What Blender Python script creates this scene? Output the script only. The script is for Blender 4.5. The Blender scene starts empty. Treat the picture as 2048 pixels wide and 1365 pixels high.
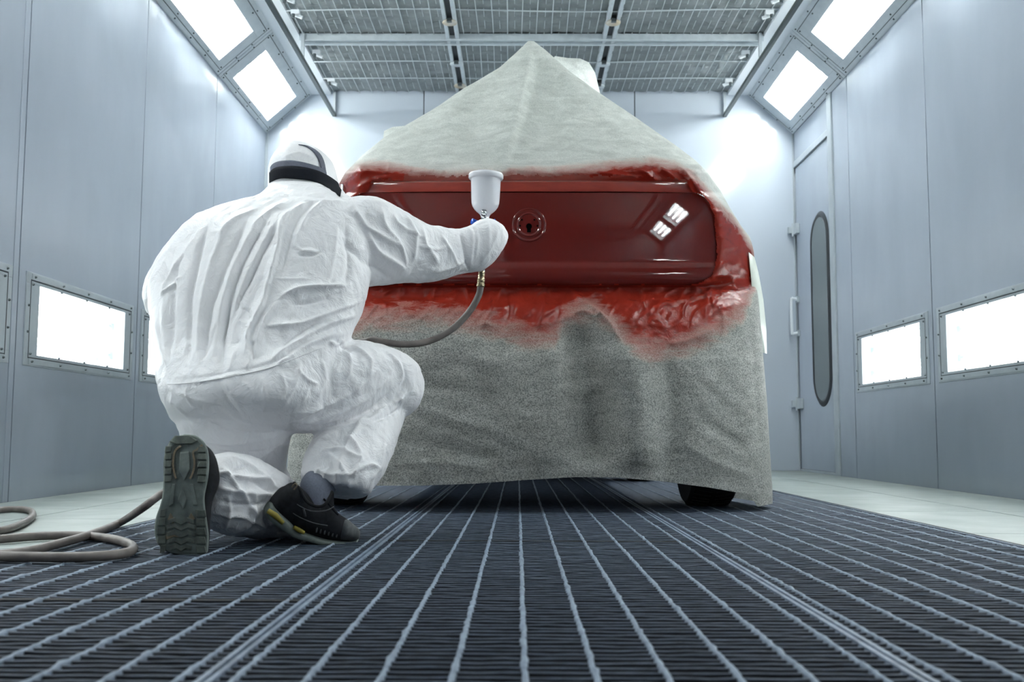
import bpy, bmesh, math, random
import numpy as np
from mathutils import Vector, Matrix, noise
from mathutils.bvhtree import BVHTree

rnd = random.Random(7)
SC = bpy.context.scene
COL = SC.collection

# ------------------------------------------------------------------ camera, world, exposure
FPX = 2037.6                      # focal length in pixels of the 2048 px wide frame
EYE = Vector((0.0, 0.0, 0.31))
PITCH, YAW, ROLL = 0.09135, -0.005946, 0.003527
fwd = Vector((math.sin(YAW) * math.cos(PITCH), math.cos(YAW) * math.cos(PITCH), math.sin(PITCH)))
r0 = fwd.cross(Vector((0, 0, 1))).normalized()
u0 = r0.cross(fwd)
RIGHT = math.cos(ROLL) * r0 + math.sin(ROLL) * u0
UP = -math.sin(ROLL) * r0 + math.cos(ROLL) * u0
cam_data = bpy.data.cameras.new('camera')
cam = bpy.data.objects.new('camera', cam_data)
COL.objects.link(cam)
M = Matrix((RIGHT, UP, -fwd)).transposed().to_4x4()
M.translation = EYE
cam.matrix_world = M
cam_data.sensor_width = 36.0
cam_data.lens = FPX * 36.0 / 2048.0
cam_data.clip_start = 0.05
cam_data.dof.use_dof = True
cam_data.dof.focus_distance = 3.7
cam_data.dof.aperture_fstop = 5.0
SC.camera = cam

world = bpy.data.worlds.new('world')
SC.world = world
world.use_nodes = True
world.node_tree.nodes['Background'].inputs[0].default_value = (0.6, 0.7, 0.85, 1)
world.node_tree.nodes['Background'].inputs[1].default_value = 0.05

SC.view_settings.view_transform = 'Standard'
SC.view_settings.look = 'None'
SC.view_settings.exposure = 1.32
SC.view_settings.gamma = 1.0
SC.view_settings.use_curve_mapping = False
SC.cycles.use_denoising = True
SC.cycles.max_bounces = 10
SC.cycles.diffuse_bounces = 5
SC.cycles.transparent_max_bounces = 16
SC.cycles.caustics_reflective = False
SC.cycles.caustics_refractive = False
SC.cycles.sample_clamp_indirect = 6.0

TUBE_UP, TUBE_LOW = 30.0, 11.0     # radiance of the lamp tubes

# ------------------------------------------------------------------ pixel <-> world
def ray(px, py):
    return RIGHT * ((px - 1024.0) / FPX) - UP * ((py - 682.5) / FPX) + fwd

def at(px, py, Y):
    r = ray(px, py)
    return EYE + r * (Y / r.y)

def atfloor(px, py, z=0.0):
    r = ray(px, py)
    return EYE + r * ((z - EYE.z) / r.z)

def proj(co):
    d = co - np.array(EYE)
    x = d @ np.array(RIGHT); y = d @ np.array(UP); w = d @ np.array(fwd)
    return np.stack([1024 + FPX * x / w, 682.5 - FPX * y / w], 1)

# ------------------------------------------------------------------ tagging
def tag(o, label=None, cat=None, group=None, kind=None):
    if label: o['label'] = label
    if cat: o['category'] = cat
    if group: o['group'] = group
    if kind: o['kind'] = kind
    return o

def empty(name, loc=(0, 0, 0)):
    o = bpy.data.objects.new(name, None)
    o.empty_display_size = 0.1
    o.location = loc
    COL.objects.link(o)
    return o

def link(name, me, parent=None):
    o = bpy.data.objects.new(name, me)
    COL.objects.link(o)
    if parent:
        o.parent = parent
        # meshes are modelled in world coordinates: cancel the offset of the Empty they hang from
        o.matrix_parent_inverse = Matrix.Translation(-parent.location) if parent.type == 'EMPTY' else Matrix.Identity(4)
    return o

# ------------------------------------------------------------------ mesh builder
class MB:
    def __init__(s):
        s.v = []; s.f = []
    def add(s, vs, fs, mat=None):
        n = len(s.v)
        if mat is not None: vs = [mat @ Vector(p) for p in vs]
        s.v += [tuple(p) for p in vs]
        s.f += [tuple(i + n for i in f) for f in fs]
    def box(s, x0, x1, y0, y1, z0, z1, mat=None):
        vs = [(x, y, z) for x in (x0, x1) for y in (y0, y1) for z in (z0, z1)]
        s.add(vs, [(0, 1, 3, 2), (4, 6, 7, 5), (0, 4, 5, 1), (2, 3, 7, 6), (0, 2, 6, 4), (1, 5, 7, 3)], mat)
    def rings(s, rings, closed=True, caps=True):
        n = len(rings[0]); vs = [p for r in rings for p in r]; fs = []
        for i in range(len(rings) - 1):
            for j in range(n if closed else n - 1):
                k = (j + 1) % n
                fs.append((i * n + j, i * n + k, (i + 1) * n + k, (i + 1) * n + j))
        if caps and closed:
            fs.append(tuple(range(n - 1, -1, -1)))
            m = (len(rings) - 1) * n
            fs.append(tuple(range(m, m + n)))
        s.add(vs, fs)
    def tube(s, pts, r, n=10, caps=True):
        pts = [Vector(p) for p in pts]
        rs = r if isinstance(r, (list, tuple)) else [r] * len(pts)
        prev = None; rings = []
        for i, p in enumerate(pts):
            t = (pts[min(i + 1, len(pts) - 1)] - pts[max(i - 1, 0)]).normalized()
            if prev is None:
                a = Vector((0, 0, 1)) if abs(t.z) < .9 else Vector((1, 0, 0))
                prev = (a - t * a.dot(t)).normalized()
            prev = (prev - t * prev.dot(t)).normalized()
            b = t.cross(prev)
            rings.append([p + (prev * math.cos(2 * math.pi * k / n) + b * math.sin(2 * math.pi * k / n)) * rs[i] for k in range(n)])
        s.rings(rings, True, caps)
    def lathe(s, prof, origin, axis=(0, 0, 1), n=32, caps=True):
        ax = Vector(axis).normalized()
        a = Vector((1, 0, 0)) if abs(ax.x) < .9 else Vector((0, 1, 0))
        u = (a - ax * a.dot(ax)).normalized(); w = ax.cross(u); o = Vector(origin)
        s.rings([[o + ax * h + (u * math.cos(2 * math.pi * k / n) + w * math.sin(2 * math.pi * k / n)) * r for k in range(n)] for r, h in prof], True, caps)
    def prism(s, poly, d):
        """poly: list of 3D points, d: extrusion vector"""
        n = len(poly); d = Vector(d); poly = [Vector(p) for p in poly]
        vs = poly + [p + d for p in poly]
        s.add(vs, [tuple(range(n))[::-1], tuple(range(n, 2 * n))] + [(i, (i + 1) % n, n + (i + 1) % n, n + i) for i in range(n)])
    def mesh(s, name):
        me = bpy.data.meshes.new(name)
        me.from_pydata(s.v, [], s.f)
        bm = bmesh.new(); bm.from_mesh(me)
        bmesh.ops.recalc_face_normals(bm, faces=bm.faces)
        bm.to_mesh(me); bm.free()
        return me
    def build(s, name, mat=None, parent=None, smooth=False, bevel=0):
        me = s.mesh(name)
        if mat: me.materials.append(mat)
        o = link(name, me, parent)
        if smooth: me.polygons.foreach_set('use_smooth', [True] * len(me.polygons))
        if bevel:
            b = o.modifiers.new('bevel', 'BEVEL'); b.width = bevel; b.segments = 2; b.limit_method = 'ANGLE'
        return o

def face_cam(o):
    me = o.data
    if sum(p.normal.y * p.area for p in me.polygons) > 0: me.flip_normals()

def spline(pts, n=8):
    P = [Vector(p) for p in pts]; out = []
    for i in range(len(P) - 1):
        p0 = P[max(i - 1, 0)]; p1 = P[i]; p2 = P[i + 1]; p3 = P[min(i + 2, len(P) - 1)]
        for k in range(n):
            t = k / n
            out.append(.5 * ((2 * p1) + (p2 - p0) * t + (2 * p0 - 5 * p1 + 4 * p2 - p3) * t * t + (3 * p1 - p0 - 3 * p2 + p3) * t ** 3))
    out.append(P[-1])
    return out

# ------------------------------------------------------------------ materials
def lin(r, g, b):
    return tuple((c / 255 / 12.92 if c / 255 <= .04045 else ((c / 255 + .055) / 1.055) ** 2.4) for c in (r, g, b)) + (1,)

def pmat(name, col, rough=.5, metal=0, spec=.5, coat=0, coat_rough=.03):
    m = bpy.data.materials.new(name); m.use_nodes = True
    b = m.node_tree.nodes['Principled BSDF']
    b.inputs['Base Color'].default_value = col if len(col) == 4 else (*col, 1)
    b.inputs['Roughness'].default_value = rough
    b.inputs['Metallic'].default_value = metal
    b.inputs['Specular IOR Level'].default_value = spec
    b.inputs['Coat Weight'].default_value = coat
    b.inputs['Coat Roughness'].default_value = coat_rough
    b.inputs['Coat IOR'].default_value = 1.65
    return m

def nodes(m):
    return m.node_tree.nodes, m.node_tree.links, m.node_tree.nodes['Principled BSDF']

def ntex(m, scale, detail=3, rough=.5, dist=0, stretch=None, coord='Object'):
    N, L, b = nodes(m)
    tc = N.new('ShaderNodeTexCoord'); src = tc.outputs[coord]
    if stretch:
        mp = N.new('ShaderNodeMapping'); mp.inputs['Scale'].default_value = stretch
        L.new(src, mp.inputs[0]); src = mp.outputs[0]
    n = N.new('ShaderNodeTexNoise'); L.new(src, n.inputs['Vector'])
    n.inputs['Scale'].default_value = scale; n.inputs['Detail'].default_value = detail
    n.inputs['Roughness'].default_value = rough; n.inputs['Distortion'].default_value = dist
    return n

def ramp(m, src, stops):
    N, L, b = nodes(m)
    r = N.new('ShaderNodeValToRGB'); L.new(src, r.inputs[0])
    e = r.color_ramp.elements
    while len(e) < len(stops): e.new(.5)
    for el, (p, c) in zip(e, stops):
        el.position = p; el.color = c if len(c) == 4 else (*c, 1)
    return r

def bump(m, src, strength, dist=.01, prev=None):
    N, L, b = nodes(m)
    bp = N.new('ShaderNodeBump'); L.new(src, bp.inputs['Height'])
    bp.inputs['Strength'].default_value = strength; bp.inputs['Distance'].default_value = dist
    if prev: L.new(prev.outputs[0], bp.inputs['Normal'])
    L.new(bp.outputs[0], b.inputs['Normal'])
    return bp

def mottled(name, c0, c1, scale, rough=.5, detail=4, bstr=0, bdist=.002, stretch=None, **k):
    m = pmat(name, c0, rough, **k); N, L, b = nodes(m)
    n = ntex(m, scale, detail, .6, 0, stretch)
    r = ramp(m, n.outputs[0], [(.3, c0), (.7, c1)])
    L.new(r.outputs[0], b.inputs['Base Color'])
    if bstr: bump(m, n.outputs[0], bstr, bdist)
    return m

MT = {}
m = pmat('wall_panel_paint', (.42, .475, .555), .14, spec=.5); N, L, b = nodes(m)
n = ntex(m, 1.2, 2, .4, .4); bp = bump(m, n.outputs[0], .5, .05)
n2 = ntex(m, 3.0, 4, .6, 0, (1, 1, .35))
L.new(ramp(m, n2.outputs[0], [(.3, (.395, .445, .52)), (.7, (.43, .48, .56))]).outputs[0], b.inputs['Base Color'])
MT['wall'] = m
m = pmat('back_wall_paint', (.52, .575, .65), .12, spec=.6); N, L, b = nodes(m)
n = ntex(m, .9, 2, .4, .2); bump(m, n.outputs[0], .06, .05)
MT['backwall'] = m
MT['frame'] = mottled('frame_steel_paint', (.40, .455, .50), (.48, .53, .57), 9, .3)
MT['white'] = pmat('white_enamel', (.78, .82, .86), .35)
MT['seam'] = pmat('dark_sealant', (.05, .06, .07), .6)
MT['screw'] = pmat('screw_steel', (.10, .12, .13), .4, .6)
MT['rail'] = pmat('dark_rail', (.045, .065, .065), .35, .3)
MT['galv'] = mottled('galvanised', (.50, .56, .60), (.62, .68, .72), 14, .4, metal=.2)
MT['rust'] = mottled('rusty_clamp', (.45, .36, .22), (.6, .6, .58), 12, .6)
MT['wire'] = pmat('wire_white', (.55, .61, .64), .4)
MT['chrome'] = pmat('bright_metal', (.6, .62, .64), .18, 1)
MT['brass'] = pmat('brass_fitting', (.42, .36, .24), .3, 1)
MT['dark'] = pmat('pit_dark', (.006, .008, .012), .9)
MT['plastic_blue'] = pmat('blue_plastic', (.01, .09, .55), .25)
MT['rubber_door'] = pmat('black_gasket', (.012, .016, .02), .45)
MT['doorglass'] = pmat('grey_glass', (.13, .16, .17), .06, spec=.5)

m = mottled('quilted_filter', (.22, .25, .26), (.34, .37, .38), 5, .9, 5, 0); N, L, b = nodes(m)
a = ntex(m, 7, 4, .6, 1.2, (.5, 1.6, 1)); bump(m, a.outputs[0], .9, .03)
MT['filter'] = m

m = mottled('grate_bar', (.002, .004, .009), (.006, .009, .017), 30, .7, 5, .3, .003); MT['bar'] = m  # near-black web: the shade between the bars is put into the colour
m = mottled('grate_bar_head', (.016, .027, .048), (.060, .085, .130), 38, .65, 5, .5, .003); MT['barhead'] = m  # paler bar tops: overspray deposit plus painted-in light from above
m = mottled('grate_cross_bar', (.12, .16, .22), (.26, .33, .42), 34, .6, 5, .6, .003); MT['crossbar'] = m
m = mottled('grate_frame', (.08, .11, .16), (.21, .27, .36), 22, .5, 4, .4, .002); MT['gframe'] = m
m = mottled('floor_plate', (.22, .26, .25), (.33, .375, .36), 3.5, .45, 6, .15, .004); MT['tile'] = m

def emission(name, s, col=(1, .975, .955)):
    m = bpy.data.materials.new(name); m.use_nodes = True
    N = m.node_tree.nodes; N.clear()
    e = N.new('ShaderNodeEmission'); o = N.new('ShaderNodeOutputMaterial')
    e.inputs[0].default_value = (*col, 1); e.inputs[1].default_value = s
    m.node_tree.links.new(e.outputs[0], o.inputs[0])
    return m
MT['tube_up'] = emission('lamp_tube_upper', TUBE_UP)
MT['tube_low'] = emission('lamp_tube_lower', TUBE_LOW)

def thin_glass(name, tint=(.96, .99, .98)):
    m = bpy.data.materials.new(name); m.use_nodes = True
    N = m.node_tree.nodes; L = m.node_tree.links; N.clear()
    t = N.new('ShaderNodeBsdfTransparent'); t.inputs[0].default_value = (*tint, 1)
    g = N.new('ShaderNodeBsdfGlossy'); g.inputs['Roughness'].default_value = .02
    lw = N.new('ShaderNodeLayerWeight'); lw.inputs[0].default_value = .5      # Schlick reflectance, same from both faces
    pw = N.new('ShaderNodeMath'); pw.operation = 'POWER'; L.new(lw.outputs['Facing'], pw.inputs[0]); pw.inputs[1].default_value = 5
    f = N.new('ShaderNodeMath'); f.operation = 'MULTIPLY_ADD'; L.new(pw.outputs[0], f.inputs[0]); f.inputs[1].default_value = .5; f.inputs[2].default_value = .03
    mx = N.new('ShaderNodeMixShader'); o = N.new('ShaderNodeOutputMaterial')
    L.new(f.outputs[0], mx.inputs[0]); L.new(t.outputs[0], mx.inputs[1]); L.new(g.outputs[0], mx.inputs[2]); L.new(mx.outputs[0], o.inputs[0])
    return m
MT['glass'] = thin_glass('clear_glass')

# masking sheet: pale translucent fleece, red where the overspray landed
def sheet_mat(name, lo_c, hi_c, transl):
    m = pmat(name, hi_c, .5, spec=.3); N, L, b = nodes(m)
    at_ = N.new('ShaderNodeAttribute'); at_.attribute_name = 'paint'
    fine = ntex(m, 190, 2, .7); med = ntex(m, 9, 6, .65, .6, (1, 1, 3.0)); big = ntex(m, 3.2, 3, .5, .5)
    # paper colour with fibre speckle
    pc = ramp(m, fine.outputs[0], [(.36, lo_c), (.6, hi_c)])
    pc2 = N.new('ShaderNodeMixRGB'); pc2.blend_type = 'MULTIPLY'; pc2.inputs[0].default_value = .8
    L.new(pc.outputs[0], pc2.inputs[1])
    L.new(ramp(m, med.outputs[0], [(.3, (.62, .63, .62)), (.7, (1, 1, 1))]).outputs[0], pc2.inputs[2])
    # paint amount
    ad = N.new('ShaderNodeMath'); ad.operation = 'MULTIPLY_ADD'
    L.new(med.outputs[0], ad.inputs[0]); ad.inputs[1].default_value = 1.0; ad.inputs[2].default_value = -.5
    sm = N.new('ShaderNodeMath'); sm.operation = 'ADD'; L.new(at_.outputs['Fac'], sm.inputs[0]); L.new(ad.outputs[0], sm.inputs[1])
    gate = N.new('ShaderNodeMath'); gate.operation = 'MULTIPLY'
    gr = ramp(m, at_.outputs['Fac'], [(.02, (0, 0, 0)), (.3, (1, 1, 1))])
    rc = ramp(m, sm.outputs[0], [(.12, (0, 0, 0)), (.85, (1, 1, 1))])
    L.new(rc.outputs[0], gate.inputs[0]); L.new(gr.outputs[0], gate.inputs[1])
    redc = ramp(m, gate.outputs[0], [(.0, (.62, .30, .16)), (.45, (.42, .075, .035)), (1, (.27, .022, .012))])
    mx = N.new('ShaderNodeMixRGB'); L.new(gate.outputs[0], mx.inputs[0]); L.new(pc2.outputs[0], mx.inputs[1]); L.new(redc.outputs[0], mx.inputs[2])
    L.new(mx.outputs[0], b.inputs['Base Color'])
    # wet paint is glossy
    rr = ramp(m, gate.outputs[0], [(.55, (.55,) * 3), (1, (.16,) * 3)])
    L.new(rr.outputs[0], b.inputs['Roughness'])
    crk = ntex(m, 24, 5, .6, 1.6)
    b1 = bump(m, crk.outputs[0], .35, .012); b2 = bump(m, fine.outputs[0], .12, .002, b1)
    # light shines a little through the sheet
    tr = N.new('ShaderNodeBsdfTranslucent'); L.new(mx.outputs[0], tr.inputs[0])
    ms = N.new('ShaderNodeMixShader'); ms.inputs[0].default_value = transl
    out = [x for x in N if x.type == 'OUTPUT_MATERIAL'][0]
    L.new(b.outputs[0], ms.inputs[1]); L.new(tr.outputs[0], ms.inputs[2]); L.new(ms.outputs[0], out.inputs[0])
    return m
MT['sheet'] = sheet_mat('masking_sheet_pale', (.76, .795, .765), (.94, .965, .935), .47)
MT['skirt'] = sheet_mat('masking_sheet_shaded', (.24, .25, .24), (.68, .69, .655), .32)  # speckled grey copy of the sheet, its shade put into the colour

m = pmat('wet_red_paint', (.100, .0105, .008), .4, spec=0, coat=.9, coat_rough=.02); MT['red'] = m
N, L, b = nodes(m); n = ntex(m, 2.2, 2, .5); bp = bump(m, n.outputs[0], .02, .02)
MT['red_trim'] = mottled('red_trim_paint', (.22, .022, .012), (.30, .035, .018), 12, .3, 4, .3, .003, (1, 1, 4), coat=.6)
MT['hole'] = pmat('black_hole', (.002, .002, .002), .9, spec=0)
MT['carbody'] = pmat('car_body_dark', (.01, .011, .013), .6)
MT['tyre'] = mottled('tyre_rubber', (.012, .013, .015), (.022, .023, .025), 30, .7)
MT['rim'] = pmat('rim_alloy', (.3, .3, .32), .3, .9)

def suit_mat():
    m = pmat('coverall_fabric', (.915, .912, .935), .45, spec=.4); N, L, b = nodes(m)
    n1 = ntex(m, 13, 5, .6, 1.4); n2 = ntex(m, 30, 3, .55, 1.2); n3 = ntex(m, 420, 2, .6)
    b1 = bump(m, n1.outputs[0], .42, .016); b2 = bump(m, n2.outputs[0], .28, .007, b1); bump(m, n3.outputs[0], .1, .0008, b2)
    b.inputs['Subsurface Weight'].default_value = 0
    b.inputs['Sheen Weight'].default_value = .1
    return m
MT['suit'] = suit_mat()
MT['strap_black'] = mottled('black_elastic', (.003, .004, .008), (.006, .008, .013), 120, .8, spec=.15)
MT['strap_grey'] = mottled('grey_webbing', (.085, .095, .13), (.12, .13, .17), 160, .7)
MT['sole'] = mottled('sole_rubber', (.075, .098, .094), (.18, .215, .20), 26, .75, 5, .3, .003)
MT['lug'] = mottled('sole_lug', (.06, .077, .068), (.15, .175, .152), 40, .75, 4, .3, .002)
MT['tan'] = mottled('sole_tan', (.15, .125, .085), (.25, .20, .13), 30, .7)
MT['upper'] = mottled('shoe_upper', (.003, .004, .006), (.010, .012, .016), 60, .75, 4, .3, .002, spec=.25)
MT['toe'] = mottled('toe_cap', (.035, .04, .043), (.075, .085, .09), 60, .65)
MT['yellow'] = mottled('yellow_insert', (.26, .21, .03), (.36, .30, .05), 30, .55)
MT['sock'] = mottled('grey_sock', (.14, .16, .21), (.19, .21, .27), 200, .85)
MT['hose'] = mottled('rubber_hose', (.12, .105, .098), (.225, .20, .185), 14, .5, 4)
MT['cup'] = pmat('white_cup', (.80, .81, .86), .22, spec=.5)
MT['steel'] = pmat('gun_steel', (.42, .44, .47), .22, 1)

# ------------------------------------------------------------------ room shell
XL, XR, YB, YF = -2.285, 2.475, 9.0, -5.55
ZT, ZC = 3.02, 3.38
XSL, XSR = -1.885, 2.075             # upper edge of the slanted light panels
XFL, XFR = -1.66, 1.85               # drop fascia
GL, GR, SEP1, SEP2 = -1.30, 1.43, -.393, .522
SEAMS = [9.0, 7.5, 6.06, 4.6, 3.15, 1.7, .25, -1.2, -2.65, -4.1, -5.55]
WIN_Z = (.655, 1.025)                # opening cut for the low lamp windows
LOW_L = [(7.5, 6.06), (6.06, 4.6), (4.6, 3.15), (3.15, 1.7)]
LOW_R = [(7.5, 6.06), (6.06, 4.6), (4.6, 3.15), (3.15, 1.7)]

def build_side_wall(name, X, sgn, low, door=None):
    w = MB(); g = .006
    for a, c in zip(SEAMS[:-1], SEAMS[1:]):
        y0, y1 = c + g, a - g
        xa, xb = (X, X + sgn * .04)
        x0, x1 = min(xa, xb), max(xa, xb)
        if door and a == 9.0:
            # only the strip beside the door; the door leaf fills the rest
            w.box(x0, x1, y0, 7.86, 0, ZT)
            continue
        if (a, c) in low:
            w.box(x0, x1, y0, y1, 0, WIN_Z[0]); w.box(x0, x1, y0, y1, WIN_Z[1], ZT)
            w.box(x0, x1, y0, c + .15, *WIN_Z); w.box(x0, x1, a - .15, y1, *WIN_Z)
        else:
            w.box(x0, x1, y0, y1, 0, ZT)
    o = w.build(name, MT['wall']); tag(o, kind='structure')
    s = MB()
    for y in SEAMS[1:-1]:
        xa, xb = X + sgn * .012, X + sgn * .03
        s.box(min(xa, xb), max(xa, xb), y - .012, y + .012, 0, ZT)
    link_seam = s.build('panel_seam', MT['seam'], o)
    r = MB()                                            # narrow folded ribs beside the seams
    for y in ((4.6,) if X < 0 else ()):
        xa, xb = X, X - sgn * .004
        r.box(min(xa, xb), max(xa, xb), y - .055, y - .009, 0, ZT)
    if r.v: r.build('panel_rib', MT['wall'], o, bevel=.002)
    return o
build_side_wall('wall_left', XL, -1, LOW_L)
build_side_wall('wall_right', XR, 1, LOW_R, door=True)

w = MB()
bs = [XL - .04, -1.62, -.93, .095, 1.12, 1.81, XR + .04]
bs = [XL - .04, -.86, 1.05, XR + .04]
for a, c in zip(bs[:-1], bs[1:]):
    w.box(a + .004, c - .004, YB, YB + .05, 0, 3.5)
o = w.build('wall_back', MT['backwall'], bevel=.003); tag(o, kind='structure')
s = MB()
for a in bs[1:-1]: s.box(a - .01, a + .01, YB + .01, YB + .04, 0, 3.5)
s.build('panel_seam', MT['seam'], o)
w = MB()
for a, c in ((XL - .04, -1.2), (-1.2, .095), (.095, 1.4), (1.4, XR + .04)):
    w.box(a + .004, c - .004, YF - .05, YF, 0, 3.5)
o = w.build('wall_front', pmat('front_doors_paint', (.10, .115, .135), .35)); tag(o, kind='structure')

# corner trims
t = MB()
t.box(XL, XL + .02, YB - .02, YB, 0, ZT); t.box(XR - .012, XR, YB - .012, YB, 0, ZT)
o = t.build('trim_1', MT['frame'], bevel=.002); tag(o, kind='structure')

# ------------------------------------------------------------------ side floor plates, pit
fl = MB(); tg = .008
for xs in ((XL, -1.79, GL), (GR, 1.95, XR)):
    for x0, x1 in zip(xs[:-1], xs[1:]):
        y = YB
        while y > YF:
            y2 = y - (.48 if x0 < 0 else .95)
            fl.box(x0 + tg * .5, x1 - tg * .5, y2 + tg * .5, y - tg * .5, -.03, 0)
            y = y2
o = fl.build('floor', MT['tile'], bevel=.002); tag(o, kind='structure')
p = MB()
p.box(XL - .1, XR + .1, YF - .1, YB + .1, -.62, -.6)
p.box(XL, GL - .01, YF, YB, -.6, -.034); p.box(GR + .01, XR, YF, YB, -.6, -.034)
o = p.build('floor_pit', MT['dark']); tag(o, kind='structure')
t = MB()
t.box(GL - .012, GL - .002, YF, YB, -.05, .002); t.box(GR + .002, GR + .012, YF, YB, -.05, .002)
o = t.build('trim_2', MT['rail']); tag(o, kind='structure')

# ------------------------------------------------------------------ floor grates
def grate(x0, x1, y0, y1, label, bars_x):
    root = empty('floor_grate', ((x0 + x1) / 2, (y0 + y1) / 2, 0))
    tag(root, label, 'grate', 'steel grates covering the floor pit')
    for xa in (x0 + .003, x1 - .011):
        f = MB(); f.box(xa, xa + .008, y0 + .002, y1 - .002, -.03, .001); f.build('side_bar', MT['gframe'], root)
    for ya in (y0 + .002, y1 - .010):
        f = MB(); f.box(x0 + .012, x1 - .012, ya, ya + .008, -.03, -.002); f.build('end_bar', MT['bar'], root)
    b = MB(); y = y0 + .024
    ns = int((x1 - x0) / .033)
    while y < y1 - .02:
        near = y < 4.4
        n = ns if near else 6
        if y < 7.5 or True:
            rings = []
            for i in range(n + 1):
                x = x0 + .008 + (x1 - x0 - .016) * i / n
                th = .0027 + (rnd.random() * .0014 if near else .0007)
                dz = rnd.uniform(-.0010, .0006) if near else 0
                dy = rnd.uniform(-.0007, .0007) if near else 0
                rings.append([(x, y - .0014, -.034), (x, y - .0016, -.0030 + dz), (x, y + dy - th, -.0022 + dz), (x, y + dy - th * .5, -.0009 + dz), (x, y + dy + th * .5, -.0008 + dz), (x, y + dy + th, -.0022 + dz), (x, y + .0016, -.0030 + dz), (x, y + .0014, -.034)])
            b.rings(rings, closed=False)
        y += .028
    bo = b.build('bearing_bars', MT['bar'], root)
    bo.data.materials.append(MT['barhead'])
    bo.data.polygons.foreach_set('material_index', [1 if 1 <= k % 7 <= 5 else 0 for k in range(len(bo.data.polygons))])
    c = MB()
    for x in bars_x:
        if not (x0 + .012 < x < x1 - .012): continue
        pts = []; rs = []; y = y0 + .004
        while y < y1 - .002:
            pts.append((x + rnd.uniform(-.0012, .0012), y, -.0035 + rnd.uniform(-.0008, .0008)))
            rs.append(.0045 + (rnd.random() ** 4) * .0026)
            y += .021 if y < 4.4 else .12
        pts.append((x, y1 - .002, -.0035)); rs.append(.0042)
        c.tube(pts, rs, 7)
    c.build('cross_bars', MT['crossbar'], root, smooth=True)
    return root
BX = [.01 + .0925 * k for k in range(-4, 6)]
BXL = [-.43 - .0925 * k for k in range(0, 11)]
BXR = [.558 + .0925 * k for k in range(0, 11)]
grate(GL, SEP1, .9, 1.948, 'dark steel floor grate on the left nearest the camera, its far end below the shoes', BXL)
grate(GL, SEP1, 1.948, YB, 'dark steel floor grate under the kneeling painter and running back past the car', BXL)
grate(SEP1, SEP2, .9, 3.037, 'dark steel floor grate in the middle of the foreground, pale bars running towards the car', BX)
grate(SEP1, SEP2, 3.037, YB, 'dark steel floor grate in shadow beneath the middle of the car', BX)
grate(SEP2, GR, .9, YB, 'dark steel floor grate along the pale plates on the right, under the right tyre', BXR)

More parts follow.
